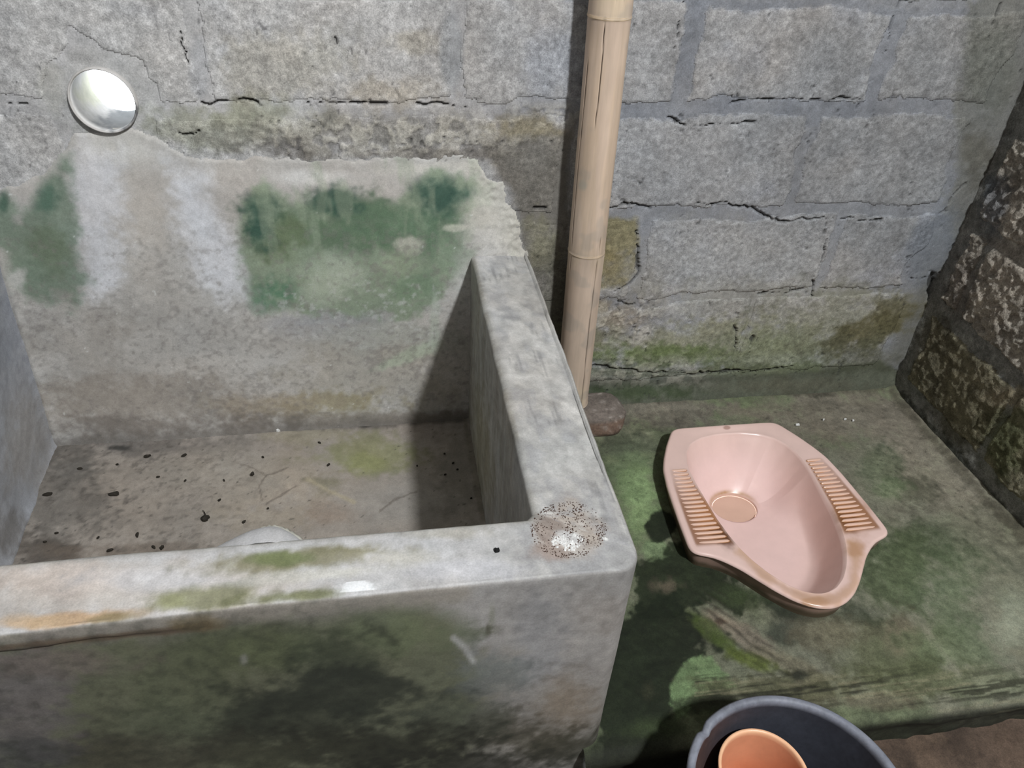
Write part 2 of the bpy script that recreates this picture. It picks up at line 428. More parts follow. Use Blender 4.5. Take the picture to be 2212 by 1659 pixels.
# ================================================================ RIGHT WALL
def build_right_wall():
    st = 0.003
    ys = np.arange(-1.02, 0.035, st); zs = np.arange(-0.1, 1.20, st)
    Y, Z = np.meshgrid(ys, zs, indexing='ij'); y = Y.ravel(); z = Z.ravel()
    wy = y + (fbm(y, z, 0.06, 4, 103) - 0.5) * 0.03; wz = z + (fbm(y, z, 0.06, 4, 104) - 0.5) * 0.022
    hj = [0.045, 0.262, 0.475, 0.69, 0.90, 1.11]; hw = [0.012, 0.022, 0.018, 0.016, 0.014, .014]
    vj = {1: [-0.72, -0.33], 2: [-0.52, -0.095], 3: [-0.74, -0.35], 4: [-0.52, -0.12], 5: [-0.74, -0.35]}
    course = np.zeros(len(y), int); dj = np.full(len(y), 1.0); idx = np.zeros(len(y), int)
    for i, (h, w) in enumerate(zip(hj, hw)):
        course[wz > h] = i + 1; dj = np.minimum(dj, np.abs(wz - h) - w)
    for c, js in vj.items():
        s = course == c
        for k, j in enumerate(js):
            idx[s & (wy > j)] = k + 1; dj[s] = np.minimum(dj[s], np.abs(wy[s] - j) - 0.010)
    dj = np.minimum(dj, -0.035 - (fbm(y, z, 0.08, 3, 105) - 0.5) * 0.05 - y)
    block = (dj > 0) & (course > 0)
    P0 = np.c_[np.zeros_like(y), y, z]; U, V = px(P0)
    lump = fbm(y, z, 0.013, 3, 120); med = fbm(y, z, 0.06, 4, 121)
    rough = np.where(course >= 2, 1.0, 0.5)
    h = np.where(block, 0.004 * sstep(0, .006, dj) + sstep(.35, .75, lump) * 0.0065 * rough + (med - .5) * 0.012,
                 (lump - .5) * 0.002 + (med - .5) * 0.008)
    crev = sstep(0.56, 0.72, fbm(y, z, 0.03, 3, 125)) * block * rough
    h = h - crev * 0.007
    P = np.c_[-h, y, z]
    p = Paint(P0, y, z, 0.44, (112, 106, 96), 111)
    p.lay((course == 1).astype(float), (84, 80, 62), .95); p.lay((~block).astype(float), (88, 89, 86), .9)
    p.ell(2080, 620, 40, 60, (84, 78, 72), .7); p.ell(2180, 950, 70, 90, (60, 66, 38), .7); p.ell(2100, 900, 60, 60, (74, 70, 52), .6)
    p.ell(2010, 760, 40, 80, (72, 68, 54), .6); p.ell(2150, 440, 30, 60, (70, 76, 84), .7); p.ell(2190, 590, 60, 80, (128, 120, 108), .6)
    p.ell(2180, 860, 50, 24, (112, 102, 82), .6)
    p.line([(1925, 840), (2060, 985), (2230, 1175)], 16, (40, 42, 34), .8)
    p.vary(.2, .3, .4)
    p.c *= (0.72 + 0.5 * lump)[:, None]
    col = p.out(); F = grid_faces(len(ys), len(zs))[:, ::-1]
    cb = block[F].sum(1) >= 2; ck = (course * 10 + idx)[F[:, 0]]
    wall = cell_mesh('wall_right', P, F, ~cb, M_DARKWALL, col)
    tag(wall, 'dark rough concrete block wall on the right of the squat toilet', 'wall', kind='structure')
    for k in np.unique(ck[cb]):
        s = cb & (ck == k)
        cell_mesh('block', P, F, s, M_DARKWALL, col, wall, skirt=(0.03, 0, 0))
    bm = bmesh.new(); r = bmesh.ops.create_cube(bm, size=1)
    for v in r['verts']: v.co = Vector((0.09 + v.co.x * .1, -1.35 + v.co.y * 2.9, 1.5 + v.co.z * 3.2))
    r = bmesh.ops.create_cube(bm, size=1)
    for v in r['verts']: v.co = Vector((0.04 + v.co.x * .08, -1.87 + v.co.y * 1.70, 0.55 + v.co.z * 1.30))
    r = bmesh.ops.create_cube(bm, size=1)
    for v in r['verts']: v.co = Vector((0.04 + v.co.x * .08, -1.35 + v.co.y * 2.72, 2.14 + v.co.z * 1.90))
    bm_obj('wall_core', bm, M_CEMENT, wall, smooth=False)
    return wall
wall_right = build_right_wall()

# ================================================================ OTHER WALLS AND ROOF (out of the picture)
def slab(name, x0, x1, y0, y1, z0, z1, mat, label, cat):
    bm = bmesh.new(); r = bmesh.ops.create_cube(bm, size=1)
    for v in r['verts']: v.co = Vector(((x0 + x1) / 2 + v.co.x * (x1 - x0), (y0 + y1) / 2 + v.co.y * (y1 - y0), (z0 + z1) / 2 + v.co.z * (z1 - z0)))
    return tag(bm_obj(name, bm, mat, None, False), label, cat, kind='structure')
slab('wall_front', XL - .1, 0.14, -2.8, -2.68, -0.2, 3.1, M_CEMENT, 'plain cement wall behind the camera', 'wall')
slab('ceiling', XL - .1, 0.2, -2.8, 0.1, 3.1, 3.14, M_ROOF, 'sheet roof over the washroom', 'ceiling')

def build_left_wall():
    st = 0.005
    ys = np.arange(-0.80, 0.006, st); zs = np.arange(-0.03, 1.0, st)
    Y, Z = np.meshgrid(ys, zs, indexing='ij'); y = Y.ravel(); z = Z.ravel()
    h = (fbm(y, z, .12, 4, 201) - .5) * .010 + 0.02 * (1 - sstep(-.06, 0, -y * 0 + -0.0 - 0)) * 0
    fil = 0.014 * np.exp(-(np.abs(y) / 0.02)) + 0.012 * np.exp(-(np.abs(z - ZF) / 0.02))
    P = np.c_[XL - .013 + h + fil + .085 * (z - ZF) - .06 * y, y, z]
    p = Paint(P, y, z, 0.80, (142, 144, 150), 202)
    p.ell(20, 700, 60, 160, (128, 134, 146), .5); p.ell(60, 950, 60, 120, (150, 146, 142), .6); p.ell(20, 1150, 60, 60, (104, 98, 90), .6)
    p.vary(.15, .15, .15)
    F = grid_faces(len(ys), len(zs))
    o = make_obj('wall_left', P, F, M_PLASTER, None, p.out())
    tag(o, 'grey plastered wall closing the tub at the far left', 'wall', kind='structure')
    bm = bmesh.new()
    for (y0, y1, z0, z1) in ((-2.8, 0.1, 0.99, 3.1), (-2.8, -0.80, -0.1, 0.99)):
        r = bmesh.ops.create_cube(bm, size=1); xo = 0.06 if y1 > 0 else 0.03
        for v in r['verts']: v.co = Vector((XL + xo - .01 + v.co.x * .1, (y0 + y1) / 2 + v.co.y * (y1 - y0), (z0 + z1) / 2 + v.co.z * (z1 - z0)))
    bm_obj('wall_core', bm, M_CEMENT, o, False)
build_left_wall()

# ================================================================ SQUAT TOILET OUTLINES (plan, metres, about its axis)
PC = -0.533
OUT_HALF = [(0.0, -.1505), (.100, -.1515), (.122, -.1535), (.131, -.160), (.158, -.206), (.178, -.248), (.190, -.280), (.198, -.330), (.202, -.375), (.206, -.430), (.2085, -.485),
            (.2085, -.499), (.204, -.508), (.192, -.514), (.170, -.5215), (.152, -.534), (.128, -.556), (.108, -.581), (.084, -.610), (.060, -.634), (.036, -.6495), (.014, -.657), (0.0, -.658)]
LIP_HALF = [(0.0, -.1785), (.030, -.1795), (.070, -.189), (.100, -.207), (.119, -.232), (.1285, -.262), (.131, -.295), (.130, -.330), (.1265, -.375), (.1225, -.430), (.117, -.470),
            (.109, -.505), (.097, -.536), (.080, -.567), (.058, -.596), (.033, -.616), (.012, -.6235), (0.0, -.6245)]
DRAIN = np.array([PC - 0.008, -0.302]); DR = 0.0515

def smooth_closed(half, n):
    pts = [(x, y) for x, y in half] + [(-x, y) for x, y in half[-2:0:-1]]
    P = np.array(pts, float); m = len(P)
    d = np.linalg.norm(np.roll(P, -1, 0) - P, axis=1); s = np.r_[0, np.cumsum(d)]
    t = np.linspace(0, s[-1], 1600, endpoint=False)
    Q = np.c_[np.interp(t, s, np.r_[P[:, 0], P[0, 0]]), np.interp(t, s, np.r_[P[:, 1], P[0, 1]])]
    for _ in range(14): Q = (np.roll(Q, 3, 0) + Q * 2 + np.roll(Q, -3, 0)) / 4
    return Q + np.array([PC, 0])

def by_angle(Q, c, ang):
    d = Q - c; a = np.arctan2(d[:, 1], d[:, 0]); o = np.argsort(a); a = a[o]; r = np.hypot(d[o, 0], d[o, 1])
    a = np.r_[a - 2 * np.pi, a, a + 2 * np.pi]; r = np.r_[r, r, r]
    rr = np.interp(ang, a, r); return c + np.c_[np.cos(ang), np.sin(ang)] * rr[:, None]
OUT = smooth_closed(OUT_HALF, 0); LIP = smooth_closed(LIP_HALF, 0)

# ================================================================ FLOOR (raised platform with step) AND SUNKEN FLOOR
Y_STEP = -0.848
def build_floor():
    st = 0.0026
    xs = np.arange(XA - 0.03, 0.012, st)
    # section: flat top, rounded nosing, riser
    ft = np.arange(0.012, Y_STEP + 0.02, -st)
    sec = [(yy, 0.0) for yy in ft] + [(Y_STEP + .02 - .02 * math.sin(a), -.02 + .02 * math.cos(a)) for a in np.linspace(0.1, math.pi / 2, 10)] + \
          [(Y_STEP + 0.012 * min(1, k / 12), -.02 - k * 0.003) for k in range(1, 26)]
    sec = np.array(sec); s_len = np.r_[0, np.cumsum(np.hypot(*np.diff(sec, axis=0).T))]
    n = len(sec)
    x = np.repeat(xs, n); y = np.tile(sec[:, 0], len(xs)); z = np.tile(sec[:, 1], len(xs)); s = np.tile(s_len, len(xs))
    P0 = np.c_[x, y, z]; U, V = px(P0)
    med = fbm(x, s, .10, 4, 301); fine = fbm(x, s, .012, 3, 302)
    brush = fbm(x * 0.35 + s * .05, s * 5, .03, 3, 303)
    bz = np.exp(-(((V - 1490) / 40) ** 2)) * (U > 1500)
    h = (med - .5) * .007 + (fine - .5) * .0012 + bz * (brush - .5) * .003
    # swirled trowel ridges in front of the pan
    sw = polydist(U, V, [(1540, 1310), (1610, 1370), (1680, 1430), (1760, 1460)])
    ang = (U - 1500) * .5 - (V - 1300) * .75
    rid = np.sin(ang * .42 + fbm(x, s, .05, 2, 305) * 6) * np.exp(-(sw / 42) ** 2) * sstep(.35, .6, fbm(x, s, .06, 3, 306))
    h = h + rid * .0012
    h = h + 0.010 * (1 - sstep(0, .05, -y)) + 0.008 * (1 - sstep(0, .03, -x))
    P = P0.copy(); P[:, 2] += h; P[:, 1] -= np.where(z < -.01, h * .8 + (fbm(x, z, .06, 3, 307) - .5) * .014 * sstep(0, -.04, z), 0)
    p = Paint(P0, x, s, 1.0, (106, 106, 88), 311, .84)
    p.lay(sstep(.4, .62, fbm(x, s, .25, 4, 312)), (88, 100, 68), .8)
    p.ell(1900, 900, 330, 60, (122, 114, 100), .85); p.ell(1450, 890, 160, 36, (112, 106, 94), .9); p.ell(1620, 890, 90, 16, (126, 118, 102), .6)
    p.ell(2120, 1050, 110, 90, (128, 124, 108), .85); p.ell(1960, 960, 90, 70, (124, 116, 102), .8); p.ell(2180, 1330, 70, 100, (142, 148, 126), .7); p.ell(2060, 1130, 60, 40, (98, 102, 80), .6)
    p.ell(2060, 1010, 250, 130, (124, 118, 102), .8); p.ell(2130, 1200, 120, 130, (112, 112, 92), .65)
    p.ell(1900, 1010, 60, 60, (92, 104, 76), .7); p.ell(1980, 1060, 60, 50, (72, 74, 56), .6); p.ell(2000, 1170, 90, 50, (78, 86, 62), .7); p.ell(1920, 1060, 50, 30, (100, 118, 80), .6)
    p.ell(1950, 1230, 110, 90, (74, 88, 54), .8); p.ell(2060, 1280, 90, 90, (92, 106, 74), .7); p.ell(1930, 1400, 120, 70, (84, 88, 60), .75); p.ell(1950, 1380, 40, 50, (112, 98, 82), .6)
    p.ell(2050, 1400, 120, 60, (96, 112, 76), .6); p.ell(2000, 1470, 180, 40, (86, 92, 58), .7); p.ell(2150, 1480, 80, 40, (112, 118, 92), .7)
    p.ell(1370, 1000, 60, 60, (96, 112, 78), .9); p.ell(1385, 1080, 44, 90, (122, 146, 94), .95); p.ell(1420, 1190, 34, 30, (114, 136, 92), .8, .3, .5)
    p.ell(1400, 960, 50, 30, (88, 92, 74), .7); p.ell(1330, 960, 40, 30, (78, 84, 66), .8)
    # dark wet algae
    dk = (19, 28, 12)
    p.ell(1428, 1140, 36, 36, dk, .95, .16, .35); p.poly([(1380, 1215), (1440, 1190), (1500, 1180), (1560, 1230), (1620, 1290), (1600, 1330), (1530, 1300), (1460, 1330), (1375, 1340)], (27, 37, 17), .95, 14, 30)
    p.poly([(1300, 1330), (1440, 1290), (1530, 1330), (1590, 1390), (1560, 1420), (1500, 1420), (1470, 1470), (1460, 1560), (1300, 1660)], dk, .95, 26, 60)
    p.ell(1700, 1310, 90, 24, (30, 38, 26), .85, .4, .5, 20); p.ell(1600, 1290, 60, 30, (52, 64, 34), .8); p.ell(1700, 1370, 60, 24, (40, 48, 40), .7); p.ell(1850, 1330, 60, 20, (46, 56, 40), .6)
    p.ell(1440, 1265, 40, 18, (92, 82, 66), .7); p.ell(1570, 1345, 50, 18, (122, 110, 92), .85, rot=20); p.ell(1620, 1380, 70, 22, (118, 108, 92), .85, rot=30); p.ell(1560, 1342, 14, 7, (70, 52, 38), .8)
    p.ell(1700, 1430, 80, 18, (112, 106, 84), .8, rot=20); p.ell(1790, 1370, 70, 36, (104, 98, 76), .7)
    p.ell(1545, 1370, 70, 16, (70, 86, 26), .8, rot=40); p.ell(1630, 1430, 56, 16, (84, 96, 22), .85, rot=20)
    p.poly([(1450, 1470), (1480, 1430), (1540, 1415), (1560, 1450), (1590, 1480), (1550, 1500), (1490, 1540), (1455, 1560)], (98, 122, 78), .92, 10, 22)
    p.ell(1700, 1490, 220, 34, (84, 84, 56), .8); p.ell(1560, 1520, 110, 26, (42, 48, 30), .85); p.ell(1640, 1550, 160, 26, (52, 62, 34), .8); p.ell(1420, 1580, 100, 30, (52, 64, 34), .8); p.ell(1730, 1462, 16, 16, (44, 48, 38), .8)
    p.ell(1880, 1515, 90, 18, (98, 92, 74), .7)
    p.lay(sstep(-.002, -.014, z), (34, 35, 26), .92); p.lay(sstep(1520, 1420, U) * sstep(-.80, -.84, y), (30, 33, 22), .85)  # riser dirt, then the bucket's shadow painted dark over the left nosing
    p.lay(np.clip(rid, 0, 1) * .7, (40, 38, 28), .8); p.lay(bz * sstep(.55, .62, brush), (36, 36, 24), .8); p.lay(bz * sstep(.4, .33, brush), (126, 120, 92), .5)
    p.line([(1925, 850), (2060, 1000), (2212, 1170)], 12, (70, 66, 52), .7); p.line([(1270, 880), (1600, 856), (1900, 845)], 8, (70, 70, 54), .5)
    p.vary(.14, .30, .42)
    sp = sstep(.80, .86, fbm(x, s, .010, 2, 330)) * (V < 1100)
    p.lay(sp, (60, 58, 50), .5)
    p.r = np.full(len(x), .8)
    col = p.out()
    F = grid_faces(len(xs), n)[:, ::-1]
    cx = x[F].mean(1); cy = y[F].mean(1)
    d = polydist(cx, cy, OUT[::20], True)
    o = cell_mesh('floor', P, F, d < 0.022, M_FLOOR, col)
    tag(o, 'raised cement platform stained green with algae around the squat toilet', 'floor', kind='structure')
    return o
build_floor()

def build_low_floor():
    st = 0.006
    xs = np.arange(XL, 0.02, st); ys = np.arange(-2.75, Y_STEP + 0.03, st)
    X, Y = np.meshgrid(xs, ys, indexing='ij'); x = X.ravel(); y = Y.ravel()
    h = (fbm(x, y, .18, 5, 401) - .5) * .022 + (fbm(x, y, .03, 3, 402) - .5) * .005
    h = h * (1 - .6 * np.exp(-((y - Y_STEP) / .08) ** 2))
    P = np.c_[x, y, Z_LOW + h]
    p = Paint(P, x, y, 1.5, (104, 84, 68), 403)
    p.lay(sstep(.5, .7, fbm(x, y, .2, 4, 404)), (66, 54, 44), .8); p.lay(sstep(.6, .7, fbm(x, y, .08, 4, 405)), (128, 104, 82), .6)
    p.vary(.2, .3, .3)
    o = make_obj('floor_lower', P, grid_faces(len(xs), len(ys)), M_FLOOR, None, p.out())
    tag(o, 'sunken brown earthy floor below the step, around the black bucket', 'floor', kind='structure')
build_low_floor()

# ================================================================ CONCRETE TUB
tub = empty('concrete_tub', (-1.5, -0.42, Z_LOW))
tag(tub, 'grey cement bath tub with green algae stains and thick open rim', 'tub')

def build_tub_walls():
    # plan path from the left end of the front wall, round the corner, to the back wall
    st = 0.0034
    O = []; I = []
    for xx in np.arange(XL + .07, XA - 0.03, st): O.append((xx, YB)); I.append((xx if xx < XI - .01 else XI - .01, YI))
    O = np.array(O); I = np.array(I)
    xr = np.linspace(XL - .02, XI - .012, len(O)); I = np.c_[np.minimum(O[:, 0], XI - .008), np.full(len(O), YI)]
    ko = 16; a = np.linspace(-math.pi / 2, 0, ko)
    Oc = np.c_[XA - .03 + .03 * np.cos(a), YB + .03 + .03 * np.sin(a)]
    ri = 0.008; b = a
    Ic = np.c_[XI - ri + ri * np.cos(b), YI + ri + ri * np.sin(b)]
    # the inner corner is concave towards the basin: walk round its point
    Ic = np.c_[np.linspace(XI - .008, XI, ko), np.linspace(YI, YI + .008, ko)]
    ys = np.arange(YB + .03, 0.004, st)
    Or = np.c_[np.full(len(ys), XA), ys]; Ir = np.c_[np.full(len(ys), XI), np.maximum(ys, YI + .008)]
    O = np.r_[O, Oc, Or]; I = np.r_[I, Ic, Ir]
    sl = np.r_[0, np.cumsum(np.linalg.norm(np.diff(O, axis=0), axis=1))]
    # section: t (0 outer .. 1 inner), z
    sec = []
    for zz in np.arange(Z_LOW - .03, HR - .008, st): sec.append((0, zz))
    for q in np.linspace(0, math.pi / 2, 9)[1:]: sec.append((.055 - .055 * math.cos(q), HR - .006 + .006 * math.sin(q)))
    for t in np.linspace(.08, .86, 30): sec.append((t, HR))
    for q in np.linspace(0, math.pi / 2, 8)[1:]: sec.append((.90 + .10 * math.sin(q), HR - .009 + .009 * math.cos(q)))
    for zz in np.arange(HR - .013, ZF - .02, -st): sec.append((1, zz))
    sec = np.array(sec); ns = len(sec); nl = len(O)
    T = np.tile(sec[:, 0], nl); z = np.tile(sec[:, 1], nl)
    Ox = np.repeat(O[:, 0], ns); Oy = np.repeat(O[:, 1], ns); Ix = np.repeat(I[:, 0], ns); Iy = np.repeat(I[:, 1], ns)
    x = Ox + (Ix - Ox) * T; y = Oy + (Iy - Oy) * T
    ss = np.repeat(sl, ns)
    sd_ = np.r_[0, np.cumsum(np.hypot(np.diff(sec[:, 0]) * .1, np.diff(sec[:, 1])))]; dd = np.tile(sd_, nl)
    P = np.c_[x, y, z]
    isr = np.repeat(np.arange(nl) >= len(O) - len(ys), ns)          # right wall
    nrm = np.zeros_like(P)                                           # outward for relief
    outv = np.where(isr[:, None], [[1, 0, 0]], [[0, -1, 0]]).astype(float)
    top = (T > .05) & (T < .93)
    nrm[top] = (0, 0, 1); nrm[T <= .05] = outv[T <= .05]; nrm[T >= .93] = -outv[T >= .93]
    med = fbm(ss, dd, .12, 4, 501); fine = fbm(ss, dd, .014, 3, 502)
    U0, V0 = px(P)
    calm = 1 - np.exp(-(((U0 - 790) / 130) ** 2 + ((V0 - 1275) / 50) ** 2))
    h = ((med - .5) * np.where(isr, .006, .004) + (fine - .5) * .0009) * np.where(T > .02, calm * (1 - np.exp(-(((U0 - 1228) / 120) ** 2 + ((V0 - 1150) / 95) ** 2) ** 2)), 1)
    # coping lip along the left of the front edge
    lipm = (1 - sstep(-1.72, -1.42, x)) * (~isr) * (1 - sstep(.06, .35, T)) * np.where(T < .06, sstep(HR - .032, HR - .026, z + (med - .5) * .012), 1)
    # worn top: slight crown, outer edge of the right rim slumps a little
    P = P + nrm * h[:, None] + outv * (lipm * .006)[:, None]
    P[:, 2] -= np.where(top & isr, .008 * (1 - T) ** 2 * sstep(-.70, -.60, y), 0)
    P0 = P
    p = Paint(P0, ss, dd, 0.97, (168, 166, 162), 511, .82)
    pi = {}
    face = (T <= .10); inner = (T >= .95)
    tm = top.astype(float)
    # --- rim
    n = p
    keepc = p.c.copy()
    p.lay(sstep(1150, 1000, p.U), (176, 175, 175), 1)
    p.ell(300, 1270, 420, 70, (192, 185, 178), .95); p.ell(150, 1250, 180, 40, (198, 184, 174), .7); p.ell(330, 1250, 160, 30, (196, 196, 200), .6)
    p.ell(150, 1338, 150, 14, (196, 158, 112), .85, rot=-6); p.ell(60, 1345, 80, 16, (202, 172, 132), .6); p.ell(240, 1335, 60, 12, (140, 124, 82), .8, rot=-6)
    p.ell(640, 1208, 230, 27, (134, 130, 98), .9, rot=-5); p.ell(770, 1192, 90, 14, (126, 122, 88), .8); p.ell(600, 1205, 70, 18, (104, 118, 58), .75)
    p.ell(430, 1292, 120, 26, (134, 134, 98), .9, rot=-5); p.ell(370, 1300, 40, 18, (150, 152, 106), .7, rot=-5); p.ell(640, 1288, 130, 14, (108, 112, 68), .9, rot=-5)
    p.ell(850, 1205, 120, 24, (172, 168, 152), .6); p.ell(960, 1150, 110, 16, (164, 158, 142), .6); p.ell(1000, 1230, 150, 24, (188, 188, 192), .8)
    p.ell(700, 1240, 180, 14, (192, 190, 180), .7, rot=-5)
    p.ell(1225, 1165, 130, 95, (150, 150, 152), .75, .5, .4); p.ell(1228, 1150, 78, 58, (170, 162, 154), .9, .3, .5); p.ell(1228, 1100, 34, 40, (164, 152, 140), .7)
    p.ell(1190, 1145, 34, 30, (140, 124, 114), .7); p.ell(1190, 1190, 40, 24, (150, 130, 118), .7); p.ell(1280, 1150, 26, 26, (160, 146, 132), .6); p.ell(1225, 1165, 30, 16, (208, 208, 208), .8)
    # right rim, trowelled lengthwise
    stre = fbm(ss * 0.6, T * .12, .02, 4, 520)
    rm = (isr & top).astype(float)
    p.lay(rm * sstep(.5, .66, stre), (150, 150, 152), .55); p.lay(rm * sstep(.46, .34, stre), (190, 188, 184), .5)
    p.lay(rm * sstep(.60, .66, fbm(ss * .10, T * .3, .010, 3, 521)) * sstep(.5, .6, fbm(ss, T * .1, .06, 3, 522)), (110, 110, 110), .45)
    rim_c = p.c.copy()
    # --- outer front face
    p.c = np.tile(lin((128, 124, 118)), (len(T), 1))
    p.ell(1150, 1330, 260, 110, (152, 150, 148), .9); p.ell(1250, 1400, 160, 160, (146, 142, 138), .8); p.ell(1310, 1330, 60, 50, (142, 134, 126), .6); p.ell(1170, 1400, 60, 120, (138, 138, 140), .6)
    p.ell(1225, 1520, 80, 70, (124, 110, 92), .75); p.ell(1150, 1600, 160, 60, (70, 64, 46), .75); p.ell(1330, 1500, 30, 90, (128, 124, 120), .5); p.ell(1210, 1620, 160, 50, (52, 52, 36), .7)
    p.poly([(0, 1400), (300, 1370), (700, 1330), (900, 1310), (1010, 1350), (1010, 1440), (1060, 1520), (1000, 1640), (900, 1720), (0, 1720)], (84, 88, 64), .92, 90, 60)
    p.ell(860, 1370, 150, 60, (98, 108, 76), .8); p.ell(560, 1400, 180, 60, (78, 86, 54), .8); p.ell(380, 1480, 130, 80, (86, 92, 66), .7); p.ell(400, 1560, 160, 60, (74, 82, 60), .6)
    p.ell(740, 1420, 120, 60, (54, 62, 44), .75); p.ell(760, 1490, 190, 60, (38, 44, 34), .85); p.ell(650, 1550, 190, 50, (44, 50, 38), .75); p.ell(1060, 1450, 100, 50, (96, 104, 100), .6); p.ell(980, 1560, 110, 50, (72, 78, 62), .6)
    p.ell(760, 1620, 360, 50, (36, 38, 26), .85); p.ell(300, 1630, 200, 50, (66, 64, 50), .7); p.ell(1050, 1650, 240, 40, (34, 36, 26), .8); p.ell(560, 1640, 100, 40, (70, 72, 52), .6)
    p.ell(70, 1500, 110, 150, (104, 98, 98), .85); p.ell(130, 1430, 160, 40, (110, 100, 92), .7); p.ell(60, 1640, 90, 50, (62, 66, 66), .6)
    p.line([(0, 1378), (300, 1348), (700, 1306), (1000, 1280)], 22, (138, 132, 122), .7); p.line([(0, 1400), (250, 1375), (450, 1352)], 9, (92, 74, 54), .8); p.ell(420, 1345, 60, 16, (110, 96, 62), .7)  # second line paints the shade under the coping lip
    p.line([(980, 1378), (1005, 1400), (1022, 1428)], 9, (158, 158, 156), .8, .9, .3); p.ell(1055, 1360, 5, 16, (84, 84, 66), .8, .5, .2); p.ell(1062, 1330, 8, 26, (108, 112, 90), .5)
    p.ell(527, 1425, 9, 13, (140, 140, 134), .6, .8, .3)
    p.lay(sstep(.42, .78, fbm(ss, dd, .012, 3, 530)) * sstep(1000, 600, p.U) * .7, (40, 46, 34), .5)
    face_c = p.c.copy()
    # --- inner faces
    vst = fbm(np.where(isr, y, x) * 1.0, z * .08, .03, 4, 540)
    p.c = np.tile(lin((126, 124, 119)), (len(T), 1))
    p.lay(sstep(.5, .68, vst), (108, 103, 92), .45); p.lay(sstep(.48, .36, vst), (138, 138, 136), .4)
    p.ell(1030, 1000, 40, 130, (116, 112, 84), .5)
    inn_c = p.c / 0.62
    ft = sstep(.004, .03, T + (med - .5) * .01)[:, None]; fi = sstep(.88, .97, T)[:, None]
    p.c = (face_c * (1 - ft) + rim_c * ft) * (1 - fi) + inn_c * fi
    p.vary(.12, .24, .24)
    # roughness: wet film along the front of the rim
    p.r = np.where(top, .62, .85)
    wet = (1 - sstep(.6, 1.1, polydist(p.U, p.V, [(735, 1278), (830, 1274), (1000, 1256), (1110, 1238)]) / 26 + (med - .5) * .8)) * top
    p.r = p.r * (1 - wet) + wet * .16
    patch = 1 - sstep(.75, 1.05, np.hypot((p.U - 772) / 46, (p.V - 1280) / 30) + (fine - .5) * .25)
    p.r = np.where((patch > .5) & (T > .03) & (T < .9), .06, p.r)
    F = grid_faces(nl, ns)
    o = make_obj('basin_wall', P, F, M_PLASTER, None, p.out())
    dress(o, tub)
    return o
basin = build_tub_walls()

def build_tub_floor():
    st = 0.0034
    xs = np.arange(XL - .01, XI + .012, st); ys = np.arange(YI - .01, 0.004, st)
    X, Y = np.meshgrid(xs, ys, indexing='ij'); x = X.ravel(); y = Y.ravel()
    med = fbm(x, y, .14, 4, 601); fine = fbm(x, y, .014, 3, 602)
    fil = .005 * (np.exp(-np.abs(y) / .016) + np.exp(-np.abs(x - XI) / .012) + np.exp(-np.abs(x - XL) / .016) + np.exp(-np.abs(y - YI) / .012))
    rough = sstep(-1.5, -1.8, x)
    z = ZF + (med - .5) * .008 + (fine - .5) * (.0012 + .0025 * rough) + fil
    P = np.c_[x, y, z]
    p = Paint(P, x, y, 0.88, (144, 135, 125), 611)
    p.ell(300, 1080, 330, 140, (140, 130, 118), .6); p.ell(130, 1080, 110, 140, (112, 106, 98), .85); p.ell(300, 960, 240, 30, (108, 102, 96), .8); p.ell(80, 1190, 160, 40, (84, 76, 68), .8); p.ell(300, 1190, 240, 22, (112, 98, 84), .6)
    p.ell(600, 1050, 160, 70, (164, 150, 132), .7); p.ell(560, 1120, 120, 30, (156, 144, 126), .6); p.ell(480, 1020, 160, 60, (152, 144, 132), .6)
    p.ell(800, 985, 110, 40, (132, 132, 90), .85); p.ell(790, 1000, 40, 20, (138, 142, 80), .6); p.ell(700, 1045, 50, 26, (112, 108, 82), .7); p.ell(660, 940, 100, 22, (146, 138, 112), .6)
    p.ell(720, 1110, 60, 30, (142, 122, 104), .6); p.ell(860, 1090, 140, 50, (148, 142, 134), .6); p.line([(665, 1035), (710, 1060), (765, 1085)], 6, (160, 148, 120), .7)
    p.ell(1000, 980, 60, 120, (122, 116, 106), .7); p.line([(120, 957), (560, 925), (1000, 905)], 10, (92, 86, 80), .75); p.ell(255, 968, 36, 7, (48, 48, 44), .85); p.ell(150, 1000, 60, 60, (96, 92, 86), .6)
    p.ell(788, 912, 17, 10, (62, 58, 54), .9, .4, .5); p.line([(1005, 905), (1045, 1120)], 8, (104, 96, 80), .6)
    p.vary(.10, .18, .14)
    sp = fbm(x, y, .010, 3, 620)
    p.lay(sstep(.54, .80, sp + (fbm(x, y, .09, 3, 621) - .5) * .3) * sstep(760, 300, p.U), (78, 72, 66), .55)
    p.lay(sstep(.84, .9, fbm(x, y, .008, 2, 622)), (60, 56, 50), .7)
    for cr in ([(520, 1003), (545, 1012), (575, 1027), (620, 1012)], [(575, 1027), (560, 1050), (566, 1080)], [(820, 1105), (850, 1080), (900, 1062)], [(640, 1050), (575, 1090)]):
        d = polydist(p.U, p.V + (fine - .5) * 8, cr); p.lay(1 - sstep(1.0, 2.6, d), (96, 86, 76), .6)
    o = make_obj('basin_floor', P, grid_faces(len(xs), len(ys)), M_PLASTER, None, p.out())
    dress(o, tub)
build_tub_floor()

